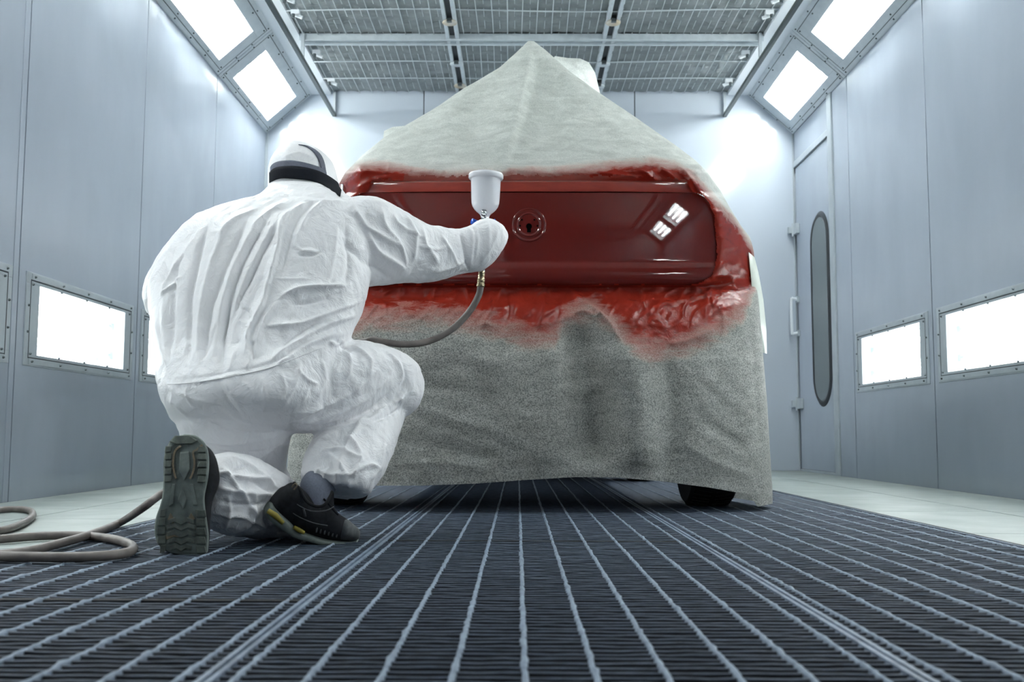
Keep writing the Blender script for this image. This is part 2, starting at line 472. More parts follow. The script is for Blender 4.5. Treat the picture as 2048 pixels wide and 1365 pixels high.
# ------------------------------------------------------------------ lamp fixtures
def fixture(name, org, eu, ev, en, L_, W_, win, label, group, tube_mat, ntube, strip=True):
    """org centre on the surface; eu along the booth, ev across, en into the room; win=(u0,u1,v0,v1) clear opening"""
    eu, ev, en = Vector(eu), Vector(ev), Vector(en)
    T = Matrix((eu, ev, en)).transposed().to_4x4(); T.translation = Vector(org)
    root = empty(name, org); tag(root, label, 'light fixture', group)
    u0_, u1_, v0, v1 = win; hu, hv = L_ / 2, W_ / 2
    f = MB(); th = .006
    f.box(-hu, hu, -hv, v0, 0, th, T); f.box(-hu, hu, v1, hv, 0, th, T)
    f.box(-hu, u0_, v0, v1, 0, th, T); f.box(u1_, hu, v0, v1, 0, th, T)
    f.build('frame', MT['frame'], root, bevel=.0015)
    su, sv = hu - .045, hv - .035
    if strip:
        e = .028
        for va in (-sv - e, sv):
            r = MB(); r.box(-su, su, va, va + e, th, th + .004, T); r.build('clamp_strip', MT['frame'], root, bevel=.001)
        d = MB()
        for s_ in (-1, 1):
            d.box(-su, su, s_ * (sv - .0035) - .0025, s_ * (sv - .0035) + .0025, th - .001, th + .0012, T)
            d.box(s_ * (su + .004) - .0025, s_ * (su + .004) + .0025, -sv, sv, th - .001, th + .0012, T)
        d.build('joint_line', MT['seam'], root)
    if strip:
        spots = []; nn = 5
        for i in range(nn):
            u = -su + .02 + (2 * su - .04) * i / (nn - 1)
            for s_ in (-1, 1): spots += [(u + .006, s_ * (sv + .014)), (u - .006, s_ * (sv - .022))]
        for i in range(2):
            for s_ in (-1, 1): spots.append((s_ * (su + .02), -sv + 2 * sv * (i + 1) / 3))
        k = MB(); ring = [j * math.pi / 4 for j in range(8)]
        k.add([(math.cos(a) * .0065, math.sin(a) * .0065, 0) for a in ring] + [(math.cos(a) * .0045, math.sin(a) * .0045, .007) for a in ring],
              [(j, (j + 1) % 8, 8 + (j + 1) % 8, 8 + j) for j in range(8)] + [tuple(range(8, 16))])
        kme = k.mesh('screw'); kme.materials.append(MT['screw'])
        for u, v in spots:
            so_ = link('screw', kme, root); so_.matrix_basis = T @ Matrix.Translation((u, v, th + (.004 if abs(v) > sv and abs(u) < su else 0)))
    h = MB(); D = -.16; a = .03
    U0, U1, V0, V1 = u0_ - .03, u1_ + .03, v0 - .01, v1 + .01
    h.add([(U0, V0, 0), (U1, V0, 0), (U1, V1, 0), (U0, V1, 0), (U0, V0, D), (U1, V0, D), (U1, V1, D), (U0, V1, D)],
          [(4, 5, 6, 7), (0, 1, 5, 4), (1, 2, 6, 5), (2, 3, 7, 6), (3, 0, 4, 7)], T)
    h.build('housing', MT['white'], root)
    g = MB(); g.box(U0, U1, V0, V1, -.006, -.001, T); g.build('glass', MT['glass'], root)
    for i in range(ntube):
        v = v0 + (v1 - v0) * (i + .5) / ntube
        tb = MB(); tb.tube([T @ Vector((U0 + .085, v, -.085)), T @ Vector((U1 - .085, v, -.085))], .017, 8)
        t_ = tb.build('lamp_tube', tube_mat, root)
        for s_, ua in ((1, U0), (-1, U1)):
            lh = MB()
            lh.tube([T @ Vector((ua + s_ * .04, v, -.085)), T @ Vector((ua + s_ * .084, v, -.085))], .021, 10)
            lh.box(min(ua, ua + s_ * .04), max(ua, ua + s_ * .04), v - .02, v + .02, D + .001, -.07, T)
            lh.build('lamp_holder', MT['white'], t_)
    return root

ORD = ['deepest in the booth', 'second from the back wall', 'third from the back wall', 'fourth from the back wall', 'fifth from the back wall', 'sixth from the back wall', 'seventh from the back wall', 'eighth from the back wall', 'second from the front doors', 'next to the front doors']
sl = math.hypot(XSL - XL, ZC - ZT)
for side, X, XS, sg in (('left', XL, XSL, 1), ('right', XR, XSR, -1)):
    ev = Vector((XS - X, 0, ZC - ZT)).normalized()
    eu = Vector((0, 1, 0)); en = Vector((ev.z * sg, 0, -abs(ev.x)))
    for i, (a, c) in enumerate(zip(SEAMS[:-1], SEAMS[1:])):
        if 5 <= i <= 7:                                   # blank panel between the lamp boxes beside the camera
            blank = MB(); e_ = en * -.03; q_ = [Vector((X, a, ZT)), Vector((XS, a, ZC)), Vector((XS, c, ZC)), Vector((X, c, ZT))]
            blank.prism(q_, e_); tag(blank.build('trim_6', MT['frame']), kind='structure')
            continue
        org = Vector(((X + XS) / 2, (a + c) / 2, (ZT + ZC) / 2))
        fixture('ceiling_light', org, eu, ev, en, a - c - .006, sl, (-.545, .545, -sl / 2 + (.078 if sg > 0 else .1), -sl / 2 + .41),
                'slanted light box with white tubes above the %s wall, %s' % (side, ORD[i]), 'slanted light boxes along the ceiling edges', MT['tube_up'], 3, i < 2)
for side, X, sg, low in (('left', XL, 1, LOW_L), ('right', XR, -1, LOW_R)):
    for i, (a, c) in enumerate(low):
        org = Vector((X, (a + c) / 2 - .0, .84))
        fixture('wall_light', org, (0, 1, 0), (0, 0, 1), (sg, 0, 0), 1.32, .44, (-.53, .53, -.165, .165),
                'low lit window with lamp tubes in the %s wall, %s' % (side, ['farthest from the camera', 'second from the back', 'third from the back', 'nearest the camera'][i]),
                'low lamp windows along the walls', MT['tube_low'], 2, i < 3)

# ------------------------------------------------------------------ ceiling
c = MB(); nx, ny = 60, 60
cx0, cx1, cy0, cy1 = XFL - .04, XFR + .04, 4.5, YB
vs = []
for j in range(ny * 2 + 1):
    for i in range(nx * 2 + 1):
        x = cx0 + (cx1 - cx0) * i / (nx * 2); y = cy0 + (cy1 - cy0) * j / (ny * 2)
        z = 3.405 + .012 * abs(math.sin(math.pi * x / .112)) * abs(math.sin(math.pi * y / .112)) + .012 * noise.noise((x * 5, y * 9, 3))
        vs.append((x, y, z))
W2 = nx * 2 + 1
c.add(vs, [(j * W2 + i, j * W2 + i + 1, (j + 1) * W2 + i + 1, (j + 1) * W2 + i) for j in range(ny * 2) for i in range(nx * 2)])
c.box(cx0, cx1, YF, cy0, 3.41, 3.43)
ceil = c.build('ceiling', MT['filter'], smooth=True); tag(ceil, kind='structure')
wm = MB(); x = cx0 + .03
while x < cx1:
    wm.tube([(x + .004 * math.sin(y * 3 + x * 9), y, 3.392 + .004 * math.sin(y * 5 + x)) for y in np.linspace(6.6, YB - .01, 14)], .0036, 5); x += .113
y = 6.65
rows = []
while y < YB:
    rows.append(y); y += .45
for y in (6.75, 7.17, 8.2, 8.6):
    wm.tube([(x, y + .012 * math.sin(x * 2.3 + y), 3.388 - .006 * math.sin(x * 2.6)) for x in np.linspace(cx0, cx1, 24)], .0058, 6)
x = cx0 + .086
k = 0
while x < cx1:
    for ya in np.arange(6.7, 8.95, .225):
        if (k + int(ya * 10)) % 1 == 0:
            wm.tube([(x, ya, 3.396), (x, ya + .155, 3.396)], .003, 4)
    x += .113; k += 1
wm.build('wire_mesh', MT['wire'], ceil, smooth=True)
for xr in (-.513, .697):
    r = MB()
    for d in (-.036, .036): r.box(xr + d - .014, xr + d + .014, 4.5, YB, 3.355, 3.40)
    r.build('ceiling_rail', MT['galv'], ceil, bevel=.003)
    q = MB(); q.box(xr - .022, xr + .022, 4.5, YB, 3.385, 3.41); q.build('rail_slot', MT['seam'], ceil)
    for yc in (7.3, 8.15, 8.68):
        cl = MB(); cl.lathe([(.052, -.006), (.056, 0), (.052, .006)], (xr, yc, 3.348), (0, 0, 1), 20)
        cl.build('rail_clamp', MT['rust'] if yc < 7.6 or xr < 0 and yc > 8.5 else MT['galv'], ceil, smooth=True)
        cl = MB(); cl.box(xr - .018, xr + .018, yc - .06, yc - .03, 3.335, 3.36); cl.build('clamp_bolt', MT['screw'], ceil)
r = MB(); r.box(cx0, cx1, 7.63, 7.645, 3.345, 3.40); r.box(cx0, cx1, 7.73, 7.745, 3.345, 3.40); r.box(cx0, cx1, 7.64, 7.735, 3.37, 3.385)
r.build('cross_beam', MT['galv'], ceil, bevel=.002)
for yc in (6.9, 7.17, 7.95, 8.6):
    for xc, s_ in ((XFL + .03, 1), (XFR - .03, -1)):
        k = MB(); k.box(xc - .03, xc + .03, yc - .02, yc + .02, 3.35, 3.385); k.tube([(xc, yc, 3.35), (xc + s_ * .05, yc, 3.33)], .014, 10)
        k.build('filter_clip', MT['white'], ceil)
        k = MB(); k.tube([(xc - s_ * .01, yc - .03, 3.345), (xc - s_ * .01, yc - .03, 3.315)], .014, 10); k.build('clip_knob', MT['screw'], ceil)
# soffit, drop fascia and its dark rail
s = MB()
s.box(XSL - .01, XFL - .04, YF, YB, ZC - .002, ZC + .03); s.box(XFR + .04, XSR + .01, YF, YB, ZC - .002, ZC + .03)
o = s.build('trim_3', MT['white'], bevel=.002); tag(o, kind='structure')
s = MB()
s.box(XFL - .026, XFL + .006, YF, YB - .01, 3.17, 3.20); s.box(XFR - .006, XFR + .026, YF, YB - .01, 3.17, 3.20)
o = s.build('trim_4', MT['rail'], bevel=.002); tag(o, kind='structure')
s = MB()
for yv in (YB - .02, 7.62, 5.9, 4.2):
    for xv in (XFL - .01, XFR + .01): s.box(xv - .012, xv + .012, yv - .012, yv + .012, 3.19, 3.4)
o = s.build('trim_5', MT['frame']); tag(o, kind='structure')
rf = MB(); rf.box(XL - .3, XR + .3, YF - .1, YB + .1, 3.55, 3.6); o = rf.build('ceiling_deck', MT['dark']); tag(o, kind='structure')

# ------------------------------------------------------------------ door in the right wall
door = empty('door_1', (XR, 8.42, 0)); tag(door, kind='structure')
d = MB(); d.box(XR + .004, XR + .045, 7.985, 8.965, .02, 2.69); d.build('door_leaf', MT['wall'], door, bevel=.004)
d = MB(); d.box(XR + .004, XR + .045, 7.93, 8.985, 2.76, ZT); d.build('transom_panel', MT['wall'], door, bevel=.003)
d = MB(); d.box(XR - .012, XR + .045, 7.865, 7.975, 0, ZT); d.box(XR - .008, XR + .045, 7.975, 8.985, 2.70, 2.755); d.box(XR - .004, XR + .045, 7.975, 8.985, 0, .018)
d.build('door_frame', MT['frame'], door, bevel=.003)
d = MB(); d.box(XR + .02, XR + .05, 7.97, 8.99, 0, ZT); d.build('door_rebate', MT['seam'], door)
def stadium(yc, w, z0, z1, x, n=14):
    pts = []
    for k in range(n + 1):
        a = math.pi * k / n; pts.append((x, yc + w * math.cos(a), z1 - w + w * math.sin(a)))
    for k in range(n + 1):
        a = math.pi + math.pi * k / n; pts.append((x, yc + w * math.cos(a), z0 + w + w * math.sin(a)))
    return pts
ov = (8.285, .255)
a = stadium(ov[0], .255, .54, 2.15, XR + .004); b_ = stadium(ov[0], .225, .57, 2.12, XR - .012); c_ = stadium(ov[0], .205, .59, 2.10, XR - .004)
g = MB(); g.rings([a, b_, c_], True, False); g.build('window_gasket', MT['rubber_door'], door, smooth=True)
g = MB(); g.add(c_, [tuple(range(len(c_)))]); g.build('window_pane', MT['doorglass'], door)
for zz in (2.13, .585):
    k = MB(); k.box(XR - .03, XR + .002, 8.86, 8.95, zz - .045, zz + .045); k.box(XR - .07, XR, 8.955, 8.995, zz - .03, zz + .03); k.tube([(XR - .03, 8.953, zz - .06), (XR - .03, 8.953, zz + .06)], .012, 10)
    k.build('door_hinge', MT['frame'], door, bevel=.004)
k = MB(); hp = spline([(XR, 8.93, 1.50), (XR - .05, 8.93, 1.51), (XR - .065, 8.93, 1.49), (XR - .065, 8.93, 1.22), (XR - .05, 8.93, 1.2), (XR, 8.93, 1.21)], 6)
k.tube(hp, .013, 10); k.build('door_handle', MT['white'], door, smooth=True)
for zz in (1.505, 1.205):
    k = MB(); k.box(XR - .02, XR + .002, 8.91, 8.955, zz - .025, zz + .025); k.build('handle_mount', MT['frame'], door)

# ------------------------------------------------------------------ helpers for draped shapes
def interp(tab, x):
    xs = [t[0] for t in tab]; ys = [t[1] for t in tab]
    return np.interp(x, xs, ys)

def seg_dist(P, poly):
    """distance of points P (n,2) to polyline, and the 0..1 position along it"""
    poly = np.array(poly, float); best = np.full(len(P), 1e9); pos = np.zeros(len(P)); side = np.zeros(len(P))
    L_ = np.hypot(*(poly[1:] - poly[:-1]).T); cum = np.concatenate([[0], np.cumsum(L_)]); tot = cum[-1]
    for i in range(len(poly) - 1):
        a, d = poly[i], poly[i + 1] - poly[i]
        t = np.clip(((P - a) @ d) / max(d @ d, 1e-9), 0, 1)
        q = a + t[:, None] * d; r = P - q; di = np.hypot(r[:, 0], r[:, 1])
        m_ = di < best
        best[m_] = di[m_]; pos[m_] = ((cum[i] + t * L_[i]) / tot)[m_]
        side[m_] = np.sign(d[0] * r[:, 1] - d[1] * r[:, 0])[m_]
    return best, pos, side

def folds(P, strokes):
    """sum of ridge heights at pixel points; stroke=(poly, width_px, height_m[, sharp])"""
    h = np.zeros(len(P))
    for st in strokes:
        poly, w_, hh = st[:3]; asym = st[3] if len(st) > 3 else 0
        pp = np.array(poly, float)
        sel = np.where((P[:, 0] > pp[:, 0].min() - 4 * w_) & (P[:, 0] < pp[:, 0].max() + 4 * w_) & (P[:, 1] > pp[:, 1].min() - 4 * w_) & (P[:, 1] < pp[:, 1].max() + 4 * w_))[0]
        if not len(sel): continue
        smooth = [tuple(q[:2]) for q in spline([(x, y, 0) for x, y in poly], 5)] if len(poly) > 2 else poly
        d_, pos, side = seg_dist(P[sel], smooth)
        ww = w_ * np.where(side > 0, 1 + asym, 1 - asym)
        taper = np.clip(np.minimum(pos, 1 - pos) * 5, 0, 1); taper = taper * taper * (3 - 2 * taper)
        prof_ = np.exp(-(d_ / ww) ** 2 * 1.2) if w_ >= 14 else np.exp(-(np.sqrt(d_ ** 2 + (.22 * ww) ** 2) - .22 * ww) / ww * 1.45)
        h[sel] += hh * prof_ * (0.12 + .88 * taper)
    return h

# ------------------------------------------------------------------ the car
CX = .035
car = empty('car', (CX, 4.3, 0)); tag(car, 'hatchback car wrapped in masking sheets with freshly sprayed red tailgate', 'car')
b = MB()
prof = [(4.42, .30, .62), (4.36, .26, .80), (4.38, .25, .84), (4.75, .22, 1.42), (5.2, .22, 1.47), (6.2, .20, 1.46), (6.9, .20, 1.0), (7.7, .20, .9), (7.95, .3, .62)]
rings = []
for y, z0, z1 in prof:
    hw = .76; hz = (z1 - z0) / 2
    ring = []
    for k in range(24):
        a = 2 * math.pi * k / 24; ca, sa = math.cos(a), math.sin(a)
        ring.append((CX + hw * math.copysign(abs(ca) ** .35, ca) * (.82 if sa > .4 and z1 > 1.1 else 1), y, (z0 + z1) / 2 + hz * math.copysign(abs(sa) ** .35, sa)))
    rings.append(ring)
b.rings(rings); bodyo = b.build('body', MT['carbody'], car, smooth=True)
bodyo.data.materials.append(pmat('pale_bounce_roof', (.45, .45, .44), .5))  # unseen roof made pale to brighten the tented sheet from inside
for pg in bodyo.data.polygons: pg.material_index = 1 if pg.center.z > 1.2 and pg.center.y > 4.7 else 0
for wx in (CX - .81, CX + .80):
    for wy in (4.56, 7.0):
        tprof = [(.20, -.09), (.285, -.098), (.299, -.085), (.303, -.05), (.303, .05), (.299, .085), (.285, .098), (.20, .09)]
        w_ = MB(); w_.lathe(tprof, (wx, wy, .303), (1, 0, 0), 64, False)
        if wy < 5:
            for k in range(64):
                a = 2 * math.pi * k / 64
                for s_ in (-1, 1):
                    Tm = Matrix.Translation((wx, wy, .303)) @ Matrix.Rotation(a, 4, 'X')
                    w_.add([(s_ * .012, -.009, .303), (s_ * .085, .008, .299), (s_ * .085, .016, .299), (s_ * .012, -.001, .303), (s_ * .012, -.009, .306), (s_ * .085, .008, .303), (s_ * .085, .016, .303), (s_ * .012, -.001, .306)],
                           [(4, 5, 6, 7), (0, 1, 5, 4), (3, 2, 6, 7), (1, 2, 6, 5), (0, 3, 7, 4)], Tm)
        ty = w_.build('tyre', MT['tyre'], car)
        r = MB(); r.lathe([(.0, -.05), (.06, -.055), (.19, -.04), (.205, -.08), (.205, .08), (.19, .04), (.06, .055), (0, .05)], (wx, wy, .303), (1, 0, 0), 32, False); r.build('wheel_rim', MT['rim'], ty, smooth=True)
b = MB(); b.box(CX - .72, CX + .72, 4.5, 4.62, .18, .32); b.build('rear_axle', MT['carbody'], car)

# tailgate panel: traced outline, curved skin
TG_RIGHT = [(386, 1393), (395, 1410), (412, 1424), (440, 1433), (490, 1438), (530, 1437), (552, 1428), (564, 1410), (572, 1388)]
def tg_depth(x, y):
    s = (x - 1058) / 380.0
    Y = 4.24 + .012 * abs(s) ** 3
    q = min(y, 522) - 450
    Y += -.000027 * q + 2.75e-7 * q * q
    if y > 522: Y += np.interp(y, [522, 525, 530, 536, 552, 566, 572], [0, -.0008, -.006, -.012, -.016, -.010, .004])
    return Y
t = MB(); ys = [386, 388, 391, 395, 400, 408, 416, 424, 432, 440, 450, 460, 470, 480, 490, 500, 508, 516, 521, 525, 527, 529, 531, 534, 538, 544, 552, 558, 564, 569, 572]
NX = 120; vs = []
for y in ys:
    xr = float(interp(TG_RIGHT, y)); xl = 2 * 1058 - xr
    for i in range(NX + 1):
        q = -1 + 2 * i / NX; q = math.copysign(1 - (1 - abs(q)) ** 1.15, q)
        x = 1058 + q * (xr - 1058)
        e = max(0, abs(x - 1058) - (xr - 1058) + 5) / 5
        vs.append(tuple(at(x, y, tg_depth(x, y) + .008 * e * e)))
W_ = NX + 1
t.add(vs, [(j * W_ + i, j * W_ + i + 1, (j + 1) * W_ + i + 1, (j + 1) * W_ + i) for j in range(len(ys) - 1) for i in range(NX)])
tail = t.build('tailgate', MT['red'], car, smooth=True)
tail['label'] = 'glossy wet red tailgate skin with bare badge recess'
face_cam(tail); so = tail.modifiers.new('thick', 'SOLIDIFY'); so.thickness = .012; so.offset = -1
es = tail.modifiers.new('crisp_rim', 'EDGE_SPLIT'); es.split_angle = math.radians(50)
# ledge above the tailgate skin (window lower trim) under the thin film
t = MB(); rows = [(396, .06), (385, .05), (384, .012), (383, .007), (374, .004), (364, .004), (362.5, .010), (361, .024), (354, .028), (346, .04)]
vs = []
for y, dy in rows:
    for i in range(61):
        x = 1058 + (-1 + 2 * i / 60) * 338
        vs.append(tuple(at(x, y + 3 * abs((x - 1058) / 345) ** 3 - 0, 4.245 + dy + .012 * abs((x - 1058) / 380) ** 3)))
t.add(vs, [(j * 61 + i, j * 61 + i + 1, (j + 1) * 61 + i + 1, (j + 1) * 61 + i) for j in range(len(rows) - 1) for i in range(60)])
o = t.build('window_ledge', MT['red_trim'], car, smooth=True)
face_cam(o); so = o.modifiers.new('thick', 'SOLIDIFY'); so.thickness = .01; so.offset = -1; es = o.modifiers.new('crisp_rim', 'EDGE_SPLIT'); es.split_angle = math.radians(50)
# badge recess with key hole
bc = at(1058, 450, 4.2405); nrm = (at(1058, 450, 3.0) - at(1058, 450, 4.0)); nrm = Vector((0, -1, .02)).normalized()
r = MB(); r.lathe([(.074, -.004), (.073, .001), (.069, .0035), (.066, .001), (.060, -.0005), (.053, -.0005), (.051, .003), (.048, .004), (.045, .001), (.035, -.001), (0.0, -.001)], bc, nrm, 48, False)
rec = r.build('badge_recess', MT['red'], tail, smooth=True)
def disc(name, px, py, rad, parent):
    q = MB(); q.lathe([(rad, 0), (rad, .0012)], at(px, py, 4.2385), nrm, 20); return q.build(name, MT['hole'], parent)
for px, py in ((1044, 440), (1069, 440), (1040, 452), (1075, 452)): disc('screw_hole', px, py, .0038, tail)
q = MB(); cc = at(1058, 453, 4.2385)
poly = [cc + Vector((.0125 * math.cos(a), 0, .0125 * math.sin(a))) for a in np.linspace(math.radians(-50), math.radians(230), 16)]
poly += [cc + Vector((-.008, 0, -.026)), cc + Vector((.008, 0, -.026))]
q.prism(poly, Vector((0, -.0012, 0))); q.build('key_hole', MT['hole'], tail)

# ------------------------------------------------------------------ masking sheets
R_EDGE = [(83, 1068), (100, 1090), (140, 1135), (180, 1190), (220, 1250), (255, 1300), (290, 1350), (320, 1390), (345, 1415), (380, 1440), (420, 1462), (450, 1480), (475, 1500), (500, 1507), (560, 1514), (640, 1521), (720, 1528), (800, 1535), (900, 1541), (960, 1545), (1015, 1546)]
L_EDGE = [(83, 1056), (110, 1030), (135, 1000), (175, 930), (210, 880), (240, 830), (275, 768), (310, 725), (345, 690), (380, 672), (420, 655), (450, 640), (475, 622), (500, 612), (560, 605), (640, 598), (720, 592), (800, 585), (900, 577), (960, 573), (1015, 571)]
YBASE = [(83, 4.95), (140, 4.85), (250, 4.66), (320, 4.46), (345, 4.36), (360, 4.34), (386, 4.34), (560, 4.32), (574, 4.30), (585, 4.24), (610, 4.15), (650, 4.10), (720, 4.06), (850, 4.05), (1015, 4.05)]
HEM = [(560, 985), (600, 978), (700, 975), (756, 972), (840, 972), (950, 968), (1060, 960), (1150, 955), (1240, 956), (1330, 964), (1420, 976), (1500, 990), (1515, 1014), (1546, 1008), (1560, 1006)]
UP_EDGE = [(600, 365), (680, 350), (700, 338), (720, 328), (760, 325), (830, 338), (900, 346), (1000, 345), (1020, 336), (1100, 338), (1170, 330), (1230, 322), (1300, 318), (1350, 325), (1390, 350), (1430, 395), (1470, 440), (1505, 490), (1530, 560)]
LO_EDGE = [(580, 640), (700, 662), (800, 650), (870, 645), (920, 655), (1000, 672), (1060, 692), (1110, 688), (1125, 650), (1190, 632), (1230, 660), (1265, 700), (1300, 716), (1370, 706), (1420, 682), (1460, 656), (1490, 630), (1515, 560)]
TENT_FOLDS = [
    ([(1062, 86), (1048, 170), (1028, 250), (1004, 338)], 26, .055, .5),
    ([(1062, 84), (1110, 130), (1170, 190), (1230, 250), (1300, 300)], 16, .018),
    ([(1085, 120), (1095, 220), (1100, 310)], 44, -.03),
    ([(930, 180), (900, 230), (870, 300)], 22, .008),
    ([(985, 150), (950, 240), (900, 330)], 34, -.02), ([(1010, 150), (985, 240), (965, 330)], 24, .014), ([(905, 205), (900, 225), (925, 245)], 5, .006), ([(1180, 200), (1220, 280), (1260, 330)], 34, -.012),
    ([(800, 258), (860, 252), (930, 250), (980, 240)], 10, .008),
    ([(760, 290), (850, 275), (960, 268)], 14, -.008),
    ([(720, 322), (770, 330), (850, 345)], 7, .008), ([(700, 345), (760, 345), (820, 352)], 5, .008),
    ([(1020, 336), (1100, 348), (1180, 345)], 7, .009),
    ([(1180, 345), (1240, 352), (1300, 368)], 6, .012), ([(1230, 330), (1290, 345), (1310, 368)], 6, .014),
    ([(1300, 322), (1340, 350), (1380, 385)], 7, 0.024), ([(1350, 330), (1375, 350), (1395, 388)], 5, 0.024),
    ([(1380, 350), (1400, 385), (1425, 425)], 7, 0.024), ([(1395, 372), (1430, 400), (1470, 440)], 7, 0.015),
    ([(1425, 425), (1460, 432), (1490, 455)], 6, 0.021), ([(1432, 448), (1465, 452), (1498, 478)], 6, 0.021),
    ([(1436, 470), (1470, 500), (1490, 560)], 8, 0.015), ([(1440, 520), (1465, 560), (1480, 600)], 9, 0.012),
    ([(690, 375), (720, 350), (750, 338)], 7, .014), ([(700, 392), (735, 365), (790, 352)], 6, .012), ([(745, 375), (790, 368), (830, 360)], 4, .008),
]
SKIRT_FOLDS = [
    ([(1135, 576), (1180, 610), (1215, 640), (1245, 690)], 9, .030, .4),
    ([(1150, 620), (1160, 700), (1180, 800), (1185, 950)], 46, -.085),
    ([(1245, 660), (1262, 740), (1275, 850), (1275, 958)], 46, .05),
    ([(1100, 640), (1105, 760), (1090, 880), (1085, 960)], 40, .018),
    ([(1120, 770), (1160, 785), (1210, 760)], 14, .010),
    ([(1330, 700), (1335, 800), (1330, 960)], 26, -.016), ([(1400, 700), (1405, 800), (1400, 970)], 40, .014),
    ([(1340, 580), (1300, 600), (1230, 610)], 8, .010), ([(1280, 590), (1330, 605), (1390, 595)], 7, .014), ([(1250, 600), (1275, 606), (1300, 602)], 4, .012),
    ([(1390, 575), (1420, 590), (1430, 620)], 6, .014), ([(1370, 600), (1410, 590), (1430, 570)], 5, .014), ([(1430, 600), (1450, 640), (1440, 680)], 7, .010),
    ([(1330, 690), (1380, 680), (1440, 655)], 8, .010),
    ([(985, 580), (985, 620), (960, 660)], 9, .016), ([(1010, 578), (1020, 620), (1000, 670)], 6, -.012), ([(1040, 580), (1050, 605), (1062, 600)], 4, .012),
    ([(1085, 580), (1090, 620), (1075, 660)], 9, .014), ([(1112, 580), (1120, 620), (1110, 660)], 8, -.012),
    ([(835, 610), (870, 600), (908, 597)], 5, .010), ([(730, 600), (800, 595), (900, 600)], 10, -.012), ([(740, 640), (800, 632), (880, 630)], 12, .008),
    ([(850, 690), (930, 710), (1020, 740)], 14, .006), ([(830, 760), (900, 780), (1000, 800)], 16, -.008), ([(800, 800), (860, 820), (930, 850)], 12, .007),
    ([(900, 840), (980, 860), (1060, 900)], 14, .006), ([(820, 870), (900, 900), (1000, 915)], 16, -.007), ([(780, 930), (860, 925), (960, 935)], 12, .006),
    ([(1400, 740), (1450, 790), (1500, 830)], 14, .008), ([(1380, 820), (1430, 860), (1500, 900)], 14, -.008), ([(1360, 880), (1420, 920), (1500, 950)], 12, .007),
    ([(900, 700), (960, 760), (980, 840)], 26, -.010), ([(1000, 690), (1040, 780), (1040, 900)], 30, .008),
    ([(1380, 640), (1440, 700), (1480, 800)], 24, .010), ([(1495, 600), (1508, 740), (1520, 900)], 12, -.012),
]
def paint_mask(P):
    up = interp(UP_EDGE, P[:, 0]); lo = interp(LO_EDGE, P[:, 0])
    d1 = (P[:, 1] - up) / 40.0; d2 = (lo - P[:, 1]) / 90.0
    k = np.minimum(d1, d2) + .35
    return np.clip(k, 0, 1)

